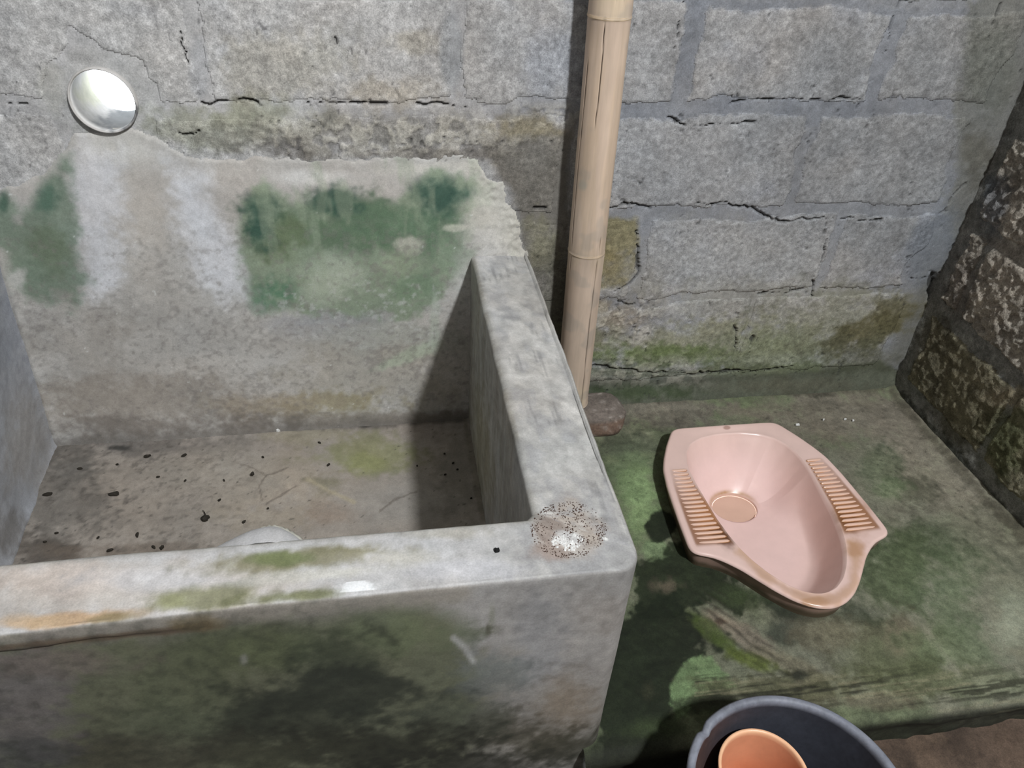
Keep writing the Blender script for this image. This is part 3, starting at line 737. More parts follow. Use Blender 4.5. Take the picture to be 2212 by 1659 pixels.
PL_TOP = [(-60, 430), (0, 415), (40, 402), (90, 372), (130, 335), (165, 295), (228, 284), (296, 284), (345, 308), (395, 343), (470, 350), (560, 345), (700, 350), (800, 350), (900, 343), (1000, 338),
          (1034, 347), (1060, 385), (1098, 425), (1112, 470), (1122, 510), (1140, 545), (1150, 600), (1100, 700), (1060, 960), (-60, 1100)]
def build_backsplash():
    st = 0.0028
    xs = np.arange(XL - .01, XA + .02, st); zs = np.arange(ZF - .02, 0.74, st)
    X, Z = np.meshgrid(xs, zs, indexing='ij'); x = X.ravel(); z = Z.ravel()
    P0 = np.c_[x, np.full_like(x, -.008), z]; U, V = px(P0)
    med = fbm(x, z, .12, 4, 701); fine = fbm(x, z, .014, 3, 702)
    ragged = sstep(960, 1080, U)
    d = polydist(U, V, PL_TOP, True) + (fbm(x, z, .03, 4, 703) - .5) * (22 + 10 * ragged) + (fine - .5) * 12 * ragged
    th = .0030 * sstep(-4, 5, d) + .0050 * sstep(0, 70, d) + .002 + (med - .5) * .005 * sstep(0, 30, d) + (fine - .5) * .0008
    edge = np.exp(-((d - 16) / 24) ** 2) * ragged
    th = th + edge * (fbm(x, z, .010, 3, 704) - .5) * .008
    fil = 0.0 * z + .008 * np.exp(-np.abs(x - XL - .085 * (z - ZF)) / .02)
    P = np.c_[x, -(th - .002) - fil, z]
    p = Paint(P0, x, z, 0.80, (166, 163, 158), 711)
    drip = fbm(x, z * .22, .03, 4, 712)
    p.ell(500, 420, 600, 80, (168, 162, 156), .6); p.ell(660, 385, 90, 18, (196, 194, 190), .7, .8); p.ell(960, 365, 130, 16, (186, 182, 172), .7); p.ell(250, 320, 110, 50, (184, 182, 176), .8)
    p.poly([(190, 320), (250, 330), (250, 640), (190, 640), (168, 520), (150, 400)], (192, 193, 198), .8, 80, 40)
    p.poly([(370, 370), (430, 390), (470, 480), (530, 560), (560, 660), (500, 640), (440, 600), (390, 480)], (194, 195, 200), .85, 80, 40)
    p.ell(310, 470, 70, 140, (174, 168, 160), .7); p.ell(330, 640, 130, 80, (166, 162, 156), .6)
    # green films
    g1 = [(-20, 430), (10, 415), (40, 470), (85, 425), (110, 385), (140, 352), (152, 440), (160, 520), (184, 600), (160, 665), (70, 645), (25, 570), (-20, 520)]
    p.poly(g1, (98, 118, 98), .88, 40, 40); p.ell(105, 430, 38, 50, (62, 98, 80), .8); p.ell(8, 440, 14, 26, (50, 84, 68), .8); p.ell(110, 540, 50, 70, (92, 108, 80), .6); p.ell(60, 590, 50, 40, (102, 122, 104), .6); p.ell(40, 600, 22, 26, (176, 176, 172), .8)
    g2 = [(518, 430), (560, 408), (600, 425), (640, 445), (690, 425), (740, 412), (790, 425), (860, 440), (890, 395), (950, 365), (1055, 405), (1055, 440), (1010, 470), (990, 520), (975, 570), (955, 640), (900, 690), (800, 700), (700, 685), (620, 662), (558, 680), (540, 640), (528, 560)]
    p.poly(g2, (116, 132, 108), .95, 30, 34)
    p.ell(760, 500, 240, 70, (84, 108, 80), .9); p.ell(600, 520, 90, 60, (96, 112, 76), .75); p.ell(860, 490, 120, 50, (84, 114, 86), .7)
    for e in ((566, 450, 44, 46), (720, 435, 56, 34), (940, 420, 56, 44), (1015, 420, 40, 22), (560, 500, 40, 50)): p.ell(*e, (42, 80, 66), .92, .7, .8)
    p.ell(600, 632, 64, 44, (66, 112, 82), .85); p.ell(560, 660, 24, 26, (70, 118, 88), .7); p.ell(890, 620, 60, 40, (100, 126, 96), .7); p.ell(985, 560, 50, 60, (112, 134, 108), .6)
    p.ell(720, 590, 90, 50, (154, 164, 144), .85); p.ell(690, 630, 60, 40, (156, 166, 148), .6); p.ell(880, 530, 26, 20, (176, 174, 160), .8); p.ell(985, 492, 24, 7, (176, 178, 160), .8); p.ell(850, 570, 60, 30, (142, 154, 128), .6)
    p.lay(sstep(.55, .7, drip) * sstep(700, 560, V) * sstep(480, 560, U), (132, 146, 120), .4)
    p.ell(700, 700, 130, 30, (134, 136, 138), .85); p.ell(620, 700, 60, 24, (138, 138, 142), .7); p.ell(840, 740, 140, 40, (142, 146, 132), .6)
    p.ell(1010, 620, 30, 60, (182, 182, 176), .6); p.ell(1070, 500, 60, 50, (184, 180, 172), .8); p.ell(1040, 440, 40, 50, (178, 174, 162), .7)
    p.lay(np.clip(edge * 1.2, 0, 1), (168, 166, 155), .65)
    # lower, often under water
    p.ell(350, 760, 420, 120, (160, 157, 152), .7); p.ell(170, 760, 110, 120, (148, 142, 134), .6); p.ell(520, 800, 220, 40, (176, 173, 168), .7); p.ell(300, 870, 300, 60, (146, 138, 128), .8); p.ell(800, 820, 220, 60, (156, 150, 138), .7)
    p.ell(720, 870, 140, 30, (142, 132, 96), .8); p.ell(600, 870, 160, 26, (152, 140, 120), .6); p.ell(300, 920, 300, 26, (120, 112, 104), .7); p.ell(800, 905, 240, 18, (126, 118, 106), .7)
    p.line([(110, 962), (560, 932), (1010, 905)], 20, (108, 102, 95), .75, .9, .5); p.ell(880, 770, 70, 12, (160, 172, 150), .8, rot=-22); p.ell(940, 690, 10, 60, (160, 172, 156), .5)
    p.lay(sstep(.50, .78, fbm(x, z, .009, 3, 720) + (fbm(x, z, .1, 3, 721) - .5) * .35) * sstep(430, 560, V), (116, 111, 107), .45)
    p.lay(sstep(.58, .8, fbm(x, z, .010, 3, 722)) * sstep(560, 640, V) * sstep(540, 620, U) * sstep(800, 700, V), (176, 178, 176), .45)
    p.lay(sstep(.90, .94, fbm(x, z, .008, 2, 723)), (206, 210, 208), .5)
    p.vary(.07, .12, .10)
    F = grid_faces(len(xs), len(zs))
    o = cell_mesh('backsplash', P, F, d[F].min(1) > -5, M_PLASTER, p.out())
    dress(o, tub); o['label'] = 'smooth plaster coat above the tub with green algae patches'
build_backsplash()

def build_spout():
    """cement lump on the inner face of the front wall with a broken pipe edge"""
    nx, na = 40, 18; V = []
    xs = np.linspace(-1.540, -1.400, nx)
    def rad(t): return .004 + .040 * math.sin(math.pi / 2 * t / .72) ** 1.4 if t < .72 else .044 * (1 - .62 * ((t - .72) / .28) ** 1.6)
    for i, xx in enumerate(xs):
        r = rad(i / (nx - 1))
        for k in range(na):
            a = math.pi * k / (na - 1)
            V.append((xx, YI - .006 + r * math.sin(a), HR - .026 + r * .62 * math.cos(a)))
    V = np.array(V); F = grid_faces(nx, na)
    a, b = V[:, 0], V[:, 2]
    V[:, 1] += (fbm(a, b, .03, 3, 801) - .5) * .004
    p = Paint(V, a, b, .95, (176, 175, 176), 802); p.vary(.1, .15, .15)
    o = make_obj('inlet_spout', V, F, M_PLASTER, None, p.out()); dress(o, tub)
    # broken plastic pipe end round the outer side of the lump
    bm = bmesh.new(); rows = []; n = 18
    for k in range(n):
        t = .62 + .38 * k / (n - 1); xx = -1.540 + .140 * t; r = rad(t) + .0015 + .0012 * math.sin(k * 2.7)
        rows.append([bm.verts.new((xx + dx, YI - .006 + rr * math.sin(q), HR - .026 + rr * .62 * math.cos(q)))
                     for q, rr, dx in ((.95, r - .004, 0), (1.05, r, .001), (1.35, r + .001, .002), (1.65, r, .002), (1.8, r - .004, .001))])
    for k in range(n - 1):
        for q in range(4): bm.faces.new((rows[k][q], rows[k][q + 1], rows[k + 1][q + 1], rows[k + 1][q]))
    bmesh.ops.recalc_face_normals(bm, faces=bm.faces)
    dress(bm_obj('pipe_end', bm, mat_plain('chalky_pipe', (190, 188, 178), .7, .3, .3, 90)), tub)
build_spout()

# ================================================================ SQUAT TOILET
toilet = empty('squat_toilet', (PC, -0.40, 0.0))
tag(toilet, 'pink ceramic squat toilet with brown stained footrests set in the floor', 'toilet')
def build_pan():
    n = 520; ang = np.linspace(-math.pi, math.pi, n, endpoint=False)
    lip = by_angle(LIP, DRAIN, ang); out = by_angle(OUT, DRAIN, ang)
    dr = DRAIN + DR * np.c_[np.cos(ang), np.sin(ang) * .84]
    ctr = np.array([PC, -.40])
    dirn = out - ctr; dirn /= np.linalg.norm(dirn, axis=1)[:, None]
    ZT = .046
    V = []; kind = []
    def ring(xy, z, k): V.append(np.c_[xy, np.broadcast_to(z, (n,))]); kind.append(np.full(n, k))
    ring(out - dirn * .012, -.02, 0.0); ring(out - dirn * .011, .004, 0.0)
    for zz in np.linspace(.01, ZT - .008, 6): ring(out - dirn * (.011 - .008 * (zz / ZT)), zz, 0.0)
    for q in np.linspace(0, math.pi / 2, 7): ring(out - dirn * (.003 - .003 + .006 * (1 - math.cos(q))), ZT - .006 + .006 * math.sin(q), 1.0)
    o2 = out - dirn * .006
    # flat of the rim with a slight dish before the lip
    for t in np.linspace(.03, .965, 34): ring(o2 + (lip - o2) * t, ZT - .0035 * sstep(.0, .9, np.array(t)) , 1 + t)
    L = V[-1][:, :2]
    back = np.exp(-((ang - math.pi / 2) / 1.0) ** 2)           # rounded lip at the back
    prof = np.linspace(0, 1, 46)[1:]
    D = .112
    for s in prof:
        front = .084 * (1 - (1 - min(1, s / .27)) ** 2.2) + (D - .084) * s        # steep wall then sloping trough
        bk = D * (1 - (1 - s) ** 1.7) * .55 + D * .45 * s ** 1.2
        side = .098 * (1 - (1 - min(1, s / .85)) ** 2.3) + (D - .098) * s
        wf = np.clip((-np.sin(ang) - .1) / .7, 0, 1); wb = np.clip((np.sin(ang) - .1) / .6, 0, 1)
        f = front * wf + bk * wb + side * (1 - wf) * (1 - wb)
        ring(L + (dr - L) * (s ** .92), ZT - .0035 - .002 * min(1, s * 30) - f, 3.0 + s)
    # drain: sharp edge then recess
    zb = V[-1][:, 2].mean()
    ring(DRAIN + (dr - DRAIN) * .985, zb - .003, 4.2); ring(DRAIN + (dr - DRAIN) * .95, zb - .018, 4.3); ring(DRAIN + (dr - DRAIN) * .90, zb - .05, 4.4)
    V = np.concatenate(V); K = np.concatenate(kind); m = len(V) // n
    i = np.arange((m - 1) * n); r = i // n; c = i % n
    F = np.c_[r * n + c, r * n + (c + 1) % n, (r + 1) * n + (c + 1) % n, (r + 1) * n + c]
    p = Paint(V, V[:, 0], V[:, 1], 1.06, (226, 195, 186), 901, .97)
    top = (K >= 1) & (K < 3)
    p.lay(sstep(3.0, 3.5, K), (232, 201, 196), .8)
    cc = p.c.copy()
    p.line([(1480, 1010), (1530, 1170)], 60, (216, 178, 150), .0)
    # footrest staining
    yy = -V[:, 1]; ax_ = np.abs(V[:, 0] - PC)
    hx_ = np.interp(yy, [-q[1] for q in OUT_HALF], [q[0] for q in OUT_HALF]) - .016; lx_ = np.interp(yy, [-q[1] for q in LIP_HALF], [q[0] for q in LIP_HALF]) + .006
    foot = sstep(lx_ - .004, lx_ + .002, ax_) * sstep(hx_ + .004, hx_ - .002, ax_) * sstep(.276, .290, yy) * sstep(.500, .488, yy)
    p.lay(foot * (.25 + .75 * sstep(.28, .42, yy + p.warp(.05))), (138, 92, 58), .85)
    p.ell(1530, 1110, 36, 60, (168, 112, 66), .75, .8, .6, -25); p.ell(1845, 1115, 44, 55, (158, 108, 66), .75, .8, .6, -38); p.ell(1562, 1160, 22, 34, (92, 54, 28), .85, .7, .8, -40); p.ell(1835, 1120, 22, 34, (110, 68, 38), .75, .7, .8, -30)
    # water stain along the front of the rim
    p.line([(1600, 1190), (1650, 1240), (1700, 1270), (1760, 1296), (1810, 1296), (1845, 1260), (1850, 1200), (1838, 1172)], 17, (192, 150, 114), .62, .9, .9)
    p.ell(1850, 1180, 20, 24, (178, 132, 92), .6); p.ell(1760, 1300, 26, 10, (180, 136, 98), .6)
    p.ell(1570, 924, 9, 5, (176, 140, 128), .9, .3, .2)
    for a_, b_ in (((1450, 945), (1440, 1000)),): pass
    p.c[~top] = cc[~top]
    # ring of scale at the drain and stains in it
    rd = np.hypot((V[:, 0] - DRAIN[0]), (V[:, 1] - DRAIN[1]) / .84)
    m_ = np.exp(-((rd - DR - .003) / .0045) ** 2) * sstep(-.3, .3, np.sin(np.arctan2(V[:, 1] - DRAIN[1], V[:, 0] - DRAIN[0]))) * (K > 3)
    p.lay(m_ * (.6 + p.warp(.6)), (168, 124, 66), .9)
    p.lay((K > 4.1).astype(float), (214, 178, 160), .9)
    # skirt dirt
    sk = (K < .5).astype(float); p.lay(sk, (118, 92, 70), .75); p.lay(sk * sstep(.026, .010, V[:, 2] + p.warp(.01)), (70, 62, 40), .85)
    p.c *= (1 + (p.n1 - .5) * .10)[:, None]
    p.r = np.full(len(V), .30); p.r[K < .5] = .6; p.r[top] = .28
    mt = mat_attr('pink_glaze', 30, .03, 0, .001, .5)
    o_pan = make_obj('pan', V, F, mt, None, p.out()); dress(o_pan, toilet)
    # water standing in the drain
    bm = bmesh.new(); bmesh.ops.create_circle(bm, cap_ends=True, segments=48, radius=DR * .965)
    for v in bm.verts: v.co = Vector((DRAIN[0] + v.co.x, DRAIN[1] + v.co.y * .84, zb - .0065))
    mw = mat_plain('still_water', (206, 172, 154), .08, .5, .05, 20)
    dress(bm_obj('drain_water', bm, mw, None, False), toilet)
    return o_pan
pan = build_pan()

def build_ridges(pan):
    # one ridge: long low half-round bar, shared by all
    bm = bmesh.new(); nl, na = 13, 8; rings = []
    for i in range(nl):
        u = -1 + 2 * i / (nl - 1); w = math.sqrt(max(0, 1 - abs(u) ** 6)) if abs(u) < 1 else .05
        rings.append([bm.verts.new((u * .5, math.cos(math.pi * k / (na - 1)) * .5 * max(w, .08), math.sin(math.pi * k / (na - 1)) * .5 * max(w, .08))) for k in range(na)])
    for i in range(nl - 1):
        for k in range(na - 1): bm.faces.new((rings[i][k], rings[i][k + 1], rings[i + 1][k + 1], rings[i + 1][k]))
    bmesh.ops.recalc_face_normals(bm, faces=bm.faces)
    me = bpy.data.meshes.new('ridge'); bm.to_mesh(me); bm.free()
    for q in me.polygons: q.use_smooth = True
    mt = bpy.data.materials.new('stained_glaze'); mt.use_nodes = True
    nt = mt.node_tree; b = nt.nodes['Principled BSDF']; b.inputs['Roughness'].default_value = .22
    tc = nt.nodes.new('ShaderNodeTexCoord'); ge = nt.nodes.new('ShaderNodeSeparateXYZ'); nt.links.new(tc.outputs['Object'], ge.inputs[0])
    no = nt.nodes.new('ShaderNodeTexNoise'); no.inputs['Scale'].default_value = 9; nt.links.new(tc.outputs['Object'], no.inputs['Vector'])
    ad = nt.nodes.new('ShaderNodeMath'); ad.operation = 'MULTIPLY_ADD'; ad.inputs[1].default_value = .30
    nt.links.new(no.outputs['Fac'], ad.inputs[0]); nt.links.new(ge.outputs['Z'], ad.inputs[2])
    cr = nt.nodes.new('ShaderNodeValToRGB'); e = cr.color_ramp.elements
    e[0].position = .16; e[0].color = (*lin((120, 76, 44)), 1); e[1].position = .52; e[1].color = (*lin((218, 182, 164)), 1)
    e.new(.34).color = (*lin((190, 142, 104)), 1)
    nt.links.new(ad.outputs[0], cr.inputs[0]); nt.links.new(cr.outputs[0], b.inputs['Base Color'])
    me.materials.append(mt)
    N = 18
    for sgn in (-1, 1):
        for k in range(N):
            t = k / (N - 1); y = -.287 - .200 * t
            hx = np.interp(-y, [-q[1] for q in OUT_HALF], [q[0] for q in OUT_HALF]) - .016
            lx = np.interp(-y, [-q[1] for q in LIP_HALF], [q[0] for q in LIP_HALF]) + .007
            o = bpy.data.objects.new('ridge', me); COL.objects.link(o)
            o.location = (PC + sgn * (hx + lx) / 2, y, .0425); o.scale = (hx - lx, .0086, .0075)
            o.parent = pan
build_ridges(pan)

# ================================================================ BAMBOO POLE
pole = empty('bamboo_pole', (-0.8755, -0.0545, 0.066))
tag(pole, 'pale split bamboo pole standing upright against the wall beside the tub', 'pole')
def build_bamboo():
    m = mat_attr('dry_bamboo', 60, .14, .12, .001, .35, streak=(1, 1, .06))
    base = np.array([-.8755, -.0545, .066]); topp = np.array([-.8965, -.0475, 1.30]); ax = (topp - base)
    face = math.atan2(CAM[1] + .05, CAM[0] + .88)
    na = 180; nodes = [0.0, .447 - .0, .868, 1.25]
    zn = [.066, .452, .884, 1.30]
    for s in range(3):
        z0, z1 = zn[s], zn[s + 1]
        zz = np.r_[np.linspace(z0, z1, 150)]
        A = np.linspace(0, 2 * math.pi, na, endpoint=False)
        Zg, Ag = np.meshgrid(zz, A, indexing='ij'); z = Zg.ravel(); a = Ag.ravel()
        rel = np.angle(np.exp(1j * (a - face)))                  # + = towards the viewer's right
        dn = np.minimum(z - z0, z1 - z)
        r = .0368 + .0012 * np.exp(-dn / .008) - .0006 * np.exp(-((dn - .004) / .002) ** 2) + (fbm(a * .03, z, .1, 3, 41 + s) - .5) * .0016
        r = r - .0006 * (z - .4)
        crk = np.zeros(len(z))
        def crack(t0, za, zb, w=.03):
            ac = math.asin(t0); d = np.abs(rel - ac - .03 * np.sin(z * 18) - (z - za) * .05)
            return (1 - sstep(w * .4, w, d)) * sstep(za, za + .03, z) * sstep(zb, zb - .02, z)
        if s == 2: crk = np.maximum(crk, crack(.28, .905, 1.0, .03)); crk = np.maximum(crk, crack(.62, .90, 1.2, .02))
        if s == 1: crk = np.maximum(crk, np.maximum(crack(-.17, .70, .884, .024), crack(-.82, .46, .82, .03)))
        if s == 1: crk = np.maximum(crk, crack(.70, .453, .50, .03))
        if s == 0: crk = np.maximum(crk, crack(.62, .05, .452, .035)); crk = np.maximum(crk, crack(-.82, .41, .452, .03))
        r = r - crk * .004
        tt = (z - base[2]) / ax[2]; cx = base[0] + ax[0] * tt; cy = base[1] + ax[1] * tt
        V = np.c_[cx + r * np.cos(a), cy + r * np.sin(a), z]
        p = Paint(V, a * .037, z * .25, .92, (196, 171, 148), 950 + s, .80)
        p.lay(sstep(.5, .66, fbm(a * .037, z * .12, .03, 4, 960 + s)), (190, 164, 136), .7); p.lay(sstep(.55, .7, fbm(a * .037, z * .5, .08, 3, 970 + s)), (206, 184, 148), .5)
        p.lay(sstep(.62, .75, fbm(a * .037, z, .05, 3, 980 + s)), (160, 148, 134), .45)
        p.lay(np.exp(-((z1 - z) / .03)), (168, 146, 128), .5); p.lay(np.exp(-((z - z0) / .012)), (186, 164, 138), .5)
        p.ell(1258, 400, 10, 12, (150, 150, 138), .5); p.ell(1307, 42, 6, 7, (128, 116, 96), .7)
        p.lay(sstep(.35, .45, rel / 1.0 - .9), (190, 164, 140), .4)
        p.vary(.05, .08, .08); p.lay(crk, (44, 32, 26), .95)
        p.r = np.full(len(z), .5)
        i = np.arange(149 * na); rr = i // na; c = i % na
        F = np.c_[rr * na + c, rr * na + (c + 1) % na, (rr + 1) * na + (c + 1) % na, (rr + 1) * na + c]
        dress(make_obj('internode', V, F, m, None, p.out()), pole)
    mr = mat_plain('bamboo_node', (196, 174, 146), .55, .3, .25, 60)
    for zz in (.452, .884):
        tt = (zz - base[2]) / ax[2]; cx = base[0] + ax[0] * tt; cy = base[1] + ax[1] * tt
        n = 64; V = []; F = []
        pr = [(.0364, -.003), (.0377, -.0012), (.0379, 0), (.0374, .001), (.0376, .002), (.0364, .004)]
        for r, dz in pr:
            for k in range(n):
                q = 2 * math.pi * k / n; V.append((cx + r * math.cos(q), cy + r * math.sin(q), zz + dz))
        for i in range(len(pr) - 1):
            for k in range(n): F.append((i * n + k, i * n + (k + 1) % n, (i + 1) * n + (k + 1) % n, (i + 1) * n + k))
        dress(make_obj('node_ring', V, F, mr), pole)
    bm = bmesh.new(); bmesh.ops.create_circle(bm, cap_ends=True, segments=48, radius=.0366)
    for v in bm.verts: v.co = Vector((base[0] + v.co.x, base[1] + v.co.y, .0662))
    dress(bm_obj('cut_end', bm, mr, None, False), pole)
build_bamboo()

# ================================================================ STONE UNDER THE POLE
def build_stone():
    bm = bmesh.new(); bmesh.ops.create_icosphere(bm, subdivisions=5, radius=1)
    V = np.array([v.co[:] for v in bm.verts]); F = np.array([[v.index for v in f.verts] for f in bm.faces]); bm.free()
    Q = np.sign(V) * np.abs(V) ** .62                      # boxy boulder
    a = np.arctan2(V[:, 1], V[:, 0]); n = fbm(a * .4 + V[:, 2] * .3, V[:, 2] * .5 + V[:, 0] * .2, .35, 4, 990)
    Q = Q * (1 + (n - .5) * .16)[:, None]
    P = np.c_[-.816 + Q[:, 0] * .066, -.067 + Q[:, 1] * .050, .026 + Q[:, 2] * .044]
    P[:, 0] -= .18 * (P[:, 1] + .066) * 0
    P[:, 2] = np.minimum(P[:, 2], .066 + .15 * np.minimum(0, P[:, 1] + .075))
    p = Paint(P, P[:, 0] + P[:, 2] * .5, P[:, 1] + P[:, 2], .80, (102, 92, 84), 991)
    p.lay(sstep(.050, .036, P[:, 2]), (112, 86, 70), .8); p.lay(sstep(.015, -.005, P[:, 2]), (60, 54, 42), .8)
    p.lay(sstep(.66, .74, p.n3), (150, 142, 134), .35); p.vary(.1, .25, .3)
    o = make_obj('stone', P, F, mat_attr('brown_stone', 180, .3, .4, .002, .3), None, p.out())
    tag(o, 'brown squarish stone on the floor propping the bamboo pole', 'stone')
build_stone()

# ================================================================ BUCKET AND DIPPER
BC = (-.778, -.992); BR = .1495; BZ = .128
bucket = empty('bucket', (BC[0], BC[1], Z_LOW)); tag(bucket, 'black rubber bucket with a nicked rim on the lower floor', 'bucket')
def lathe(name, prof, c, mat, n=96, warp=None, parent=None, colf=None):
    V = []; F = []
    for r, z in prof:
        for k in range(n):
            a = 2 * math.pi * k / n; rr, zz = (r, z) if warp is None else warp(r, z, a)
            V.append((c[0] + rr * math.cos(a), c[1] + rr * math.sin(a), zz))
    for i in range(len(prof) - 1):
        for k in range(n): F.append((i * n + k, i * n + (k + 1) % n, (i + 1) * n + (k + 1) % n, (i + 1) * n + k))
    V = np.array(V); F = np.array(F)
    col = colf(V) if colf else None
    o = make_obj(name, V, F, mat, None, col)
    return dress(o, parent) if parent else o
def bucket_col(V):
    p = Paint(V, V[:, 0] + V[:, 2], V[:, 1], .85, (46, 49, 58), 1001)
    rim = (V[:, 2] > BZ - .012).astype(float)
    p.lay(rim, (116, 120, 132), .9); p.lay(sstep(.5, .7, p.n1) * rim, (70, 72, 82), .6)  # rim highlight painted in as a lighter grey-blue, mottled darker
    a = np.arctan2(V[:, 1] - BC[1], V[:, 0] - BC[0]); r = np.hypot(V[:, 0] - BC[0], V[:, 1] - BC[1])
    p.lay(np.exp(-((np.angle(np.exp(1j * (a - 2.55))) / .5) ** 2)) * (1 - rim) * (r < BR - .01), (84, 56, 44), .6)
    p.vary(.1, .15, .2); p.r = np.full(len(V), .55); return p.out()
def bucket_warp(r, z, a):
    nick = math.exp(-((math.remainder(a - 2.28, 2 * math.pi)) / .045) ** 2) * max(0, (z - (BZ - .014)) / .014)
    return r + .0015 * math.sin(3 * a) - .004 * nick, z - .009 * nick
M_RUB = mat_attr('black_rubber', 140, .15, .2, .001, .35)
bprof = [(.02, Z_LOW + .012), (.100, Z_LOW + .012), (.106, Z_LOW + .014)] + [(.106 + (BR - .003 - .106) * t, Z_LOW + .014 + (BZ - .028 - Z_LOW) * t) for t in np.linspace(.04, .9, 16)]
# outer wall up, rolled rim, inner wall down to the base
outer = [(.0, Z_LOW + .018), (.108, Z_LOW + .018), (.112, Z_LOW + .022)] + [(.112 + (BR - .003 - .112) * t, Z_LOW + .022 + (BZ - .012 - Z_LOW - .022) * t) for t in np.linspace(.08, 1, 14)] + \
        [(BR, BZ - .008), (BR + .001, BZ - .003), (BR - .002, BZ), (BR - .008, BZ), (BR - .011, BZ - .004), (BR - .012, BZ - .012)] + \
        [(BR - .012 - (BR - .012 - .104) * t, BZ - .012 - (BZ - .012 - Z_LOW - .032) * t) for t in np.linspace(.1, 1, 16)] + [(.09, Z_LOW + .028), (.0, Z_LOW + .028)]
lathe('bucket_body', outer, BC, M_RUB, 160, bucket_warp, bucket, bucket_col)
lathe('base_ring', [(.092, Z_LOW + .018), (.09, Z_LOW + .002), (.108, Z_LOW + .002), (.112, Z_LOW + .019)], BC, M_RUB, 64, None, bucket, bucket_col)
M_LUG = mat_plain('dark_rubber', (44, 46, 52), .6, .3, .2, 60)
for sx in (-1, 1):      # lugs that hold the handle
    bm = bmesh.new(); r = bmesh.ops.create_cube(bm, size=1)
    for v in r['verts']: v.co = Vector((BC[0] + sx * (BR + .004) * .5 + v.co.x * .014, BC[1] - (BR + .004) * .86 + v.co.y * .02, BZ - .025 + v.co.z * .03))
    bmesh.ops.bevel(bm, geom=bm.edges[:], offset=.003, segments=2, affect='EDGES')
    dress(bm_obj('handle_lug', bm, M_LUG), bucket)

DC = (-.797, -.935); DZ = .090
dip = empty('water_dipper', (DC[0], DC[1], -.038)); tag(dip, 'orange plastic water dipper standing inside the black bucket', 'dipper')
def dip_col(V):
    p = Paint(V, V[:, 0], V[:, 1] + V[:, 2], .80, (198, 132, 94), 1010, .88)
    rim = (V[:, 2] > DZ - .004).astype(float); p.lay(rim, (222, 172, 130), .8)
    p.lay(sstep(.05, -.03, V[:, 2]), (190, 100, 52), .7); p.vary(.06, .08, .05); p.r = np.full(len(V), .35); return p.out()
M_DIP = mat_attr('orange_plastic', 60, .05, .05, .001, .45)
RD = .0625; zb = -.038
dprof = [(0, zb), (.040, zb), (.046, zb + .004)] + [(.046 + (RD - .046) * t, zb + .004 + (DZ - zb - .006) * t) for t in np.linspace(.1, 1, 12)] + \
        [(RD + .0012, DZ - .001), (RD + .0005, DZ + .0004), (RD - .003, DZ + .0004), (RD - .0042, DZ - .003)] + \
        [(RD - .0045 - (RD - .0045 - .043) * t, DZ - .004 - (DZ - zb - .012) * t) for t in np.linspace(.05, 1, 14)] + [(.036, zb + .004), (0, zb + .0035)]
lathe('cup', dprof, DC, M_DIP, 96, None, dip, dip_col)
bm = bmesh.new(); prev = None                      # handle runs back towards the viewer, resting inside the rim
d = np.array([-.32, -.947]); q = np.array([.947, -.32])
for i in range(9):
    t = i / 8; c = np.array(DC) + d * (RD - .004 + .105 * t); wv = .011 + .003 * math.sin(t * math.pi); zc = DZ - .012 - .004 * math.sin(math.pi * t) + .012 * t
    ringv = [bm.verts.new((*(c + q * sx * wv), zc + sz)) for sx, sz in ((-1, -.004), (-1, .003), (-.5, .006), (.5, .006), (1, .003), (1, -.004))]
    if prev:
        for k in range(6): bm.faces.new((prev[k], prev[(k + 1) % 6], ringv[(k + 1) % 6], ringv[k]))
    else: bm.faces.new(ringv)
    prev = ringv
bm.faces.new(prev[::-1]); bmesh.ops.recalc_face_normals(bm, faces=bm.faces)
dress(bm_obj('handle', bm, mat_plain('orange_handle', (222, 140, 86), .4, .4, .1, 30)), dip)

# ================================================================ SMALL LITTER
M_LEAF = mat_plain('dead_leaf', (52, 48, 42), .8, .2, .3, 200, .3)
M_WHITE = mat_plain('chalk_white', (214, 214, 212), .9, .2, .15, 300, .3)
def chip(name, u, v, z, lx, ly, rot, mat, label, cat, group=None, seed=0, th=.003, stem=0):
    """small irregular flake lying on a level surface"""
    rng = np.random.RandomState(seed + 5); c = at(u, v, 2, z)
    n = 11; bm = bmesh.new(); top = []; bot = []
    for k in range(n):
        a = 2 * math.pi * k / n; r = .72 * (1 + rng.uniform(-.28, .22))
        x, y = math.cos(a) * lx * r, math.sin(a) * ly * r
        cr, sr = math.cos(rot), math.sin(rot)
        X, Y = c[0] + x * cr - y * sr, c[1] + x * sr + y * cr
        bot.append(bm.verts.new((X, Y, z - .002))); top.append(bm.verts.new((X, Y, z + th * rng.uniform(.4, .9))))
    ct = bm.verts.new((c[0], c[1], z + th * 1.2))
    for k in range(n):
        bm.faces.new((bot[k], bot[(k + 1) % n], top[(k + 1) % n], top[k])); bm.faces.new((top[k], top[(k + 1) % n], ct))
    bm.faces.new(bot[::-1])
    o = bm_obj(name, bm, mat, None, False); tag(o, label, cat, group)
    if stem:
        b2 = bmesh.new(); prev = None
        for i in range(5):
            t = i / 4; cx = c[0] + stem * t * math.cos(rot + 1.2 + t * .4); cy = c[1] + stem * t * math.sin(rot + 1.2 + t * .4)
            rg = [b2.verts.new((cx + .0011 * math.cos(k * 2.1), cy + .0011 * math.sin(k * 2.1), z + .003 + .0011 * (k - 1))) for k in range(3)]
            if prev:
                for k in range(3): b2.faces.new((prev[k], prev[(k + 1) % 3], rg[(k + 1) % 3], rg[k]))
            prev = rg
        bm_obj('stem', b2, mat, o)
    return o
zt = ZF + .004
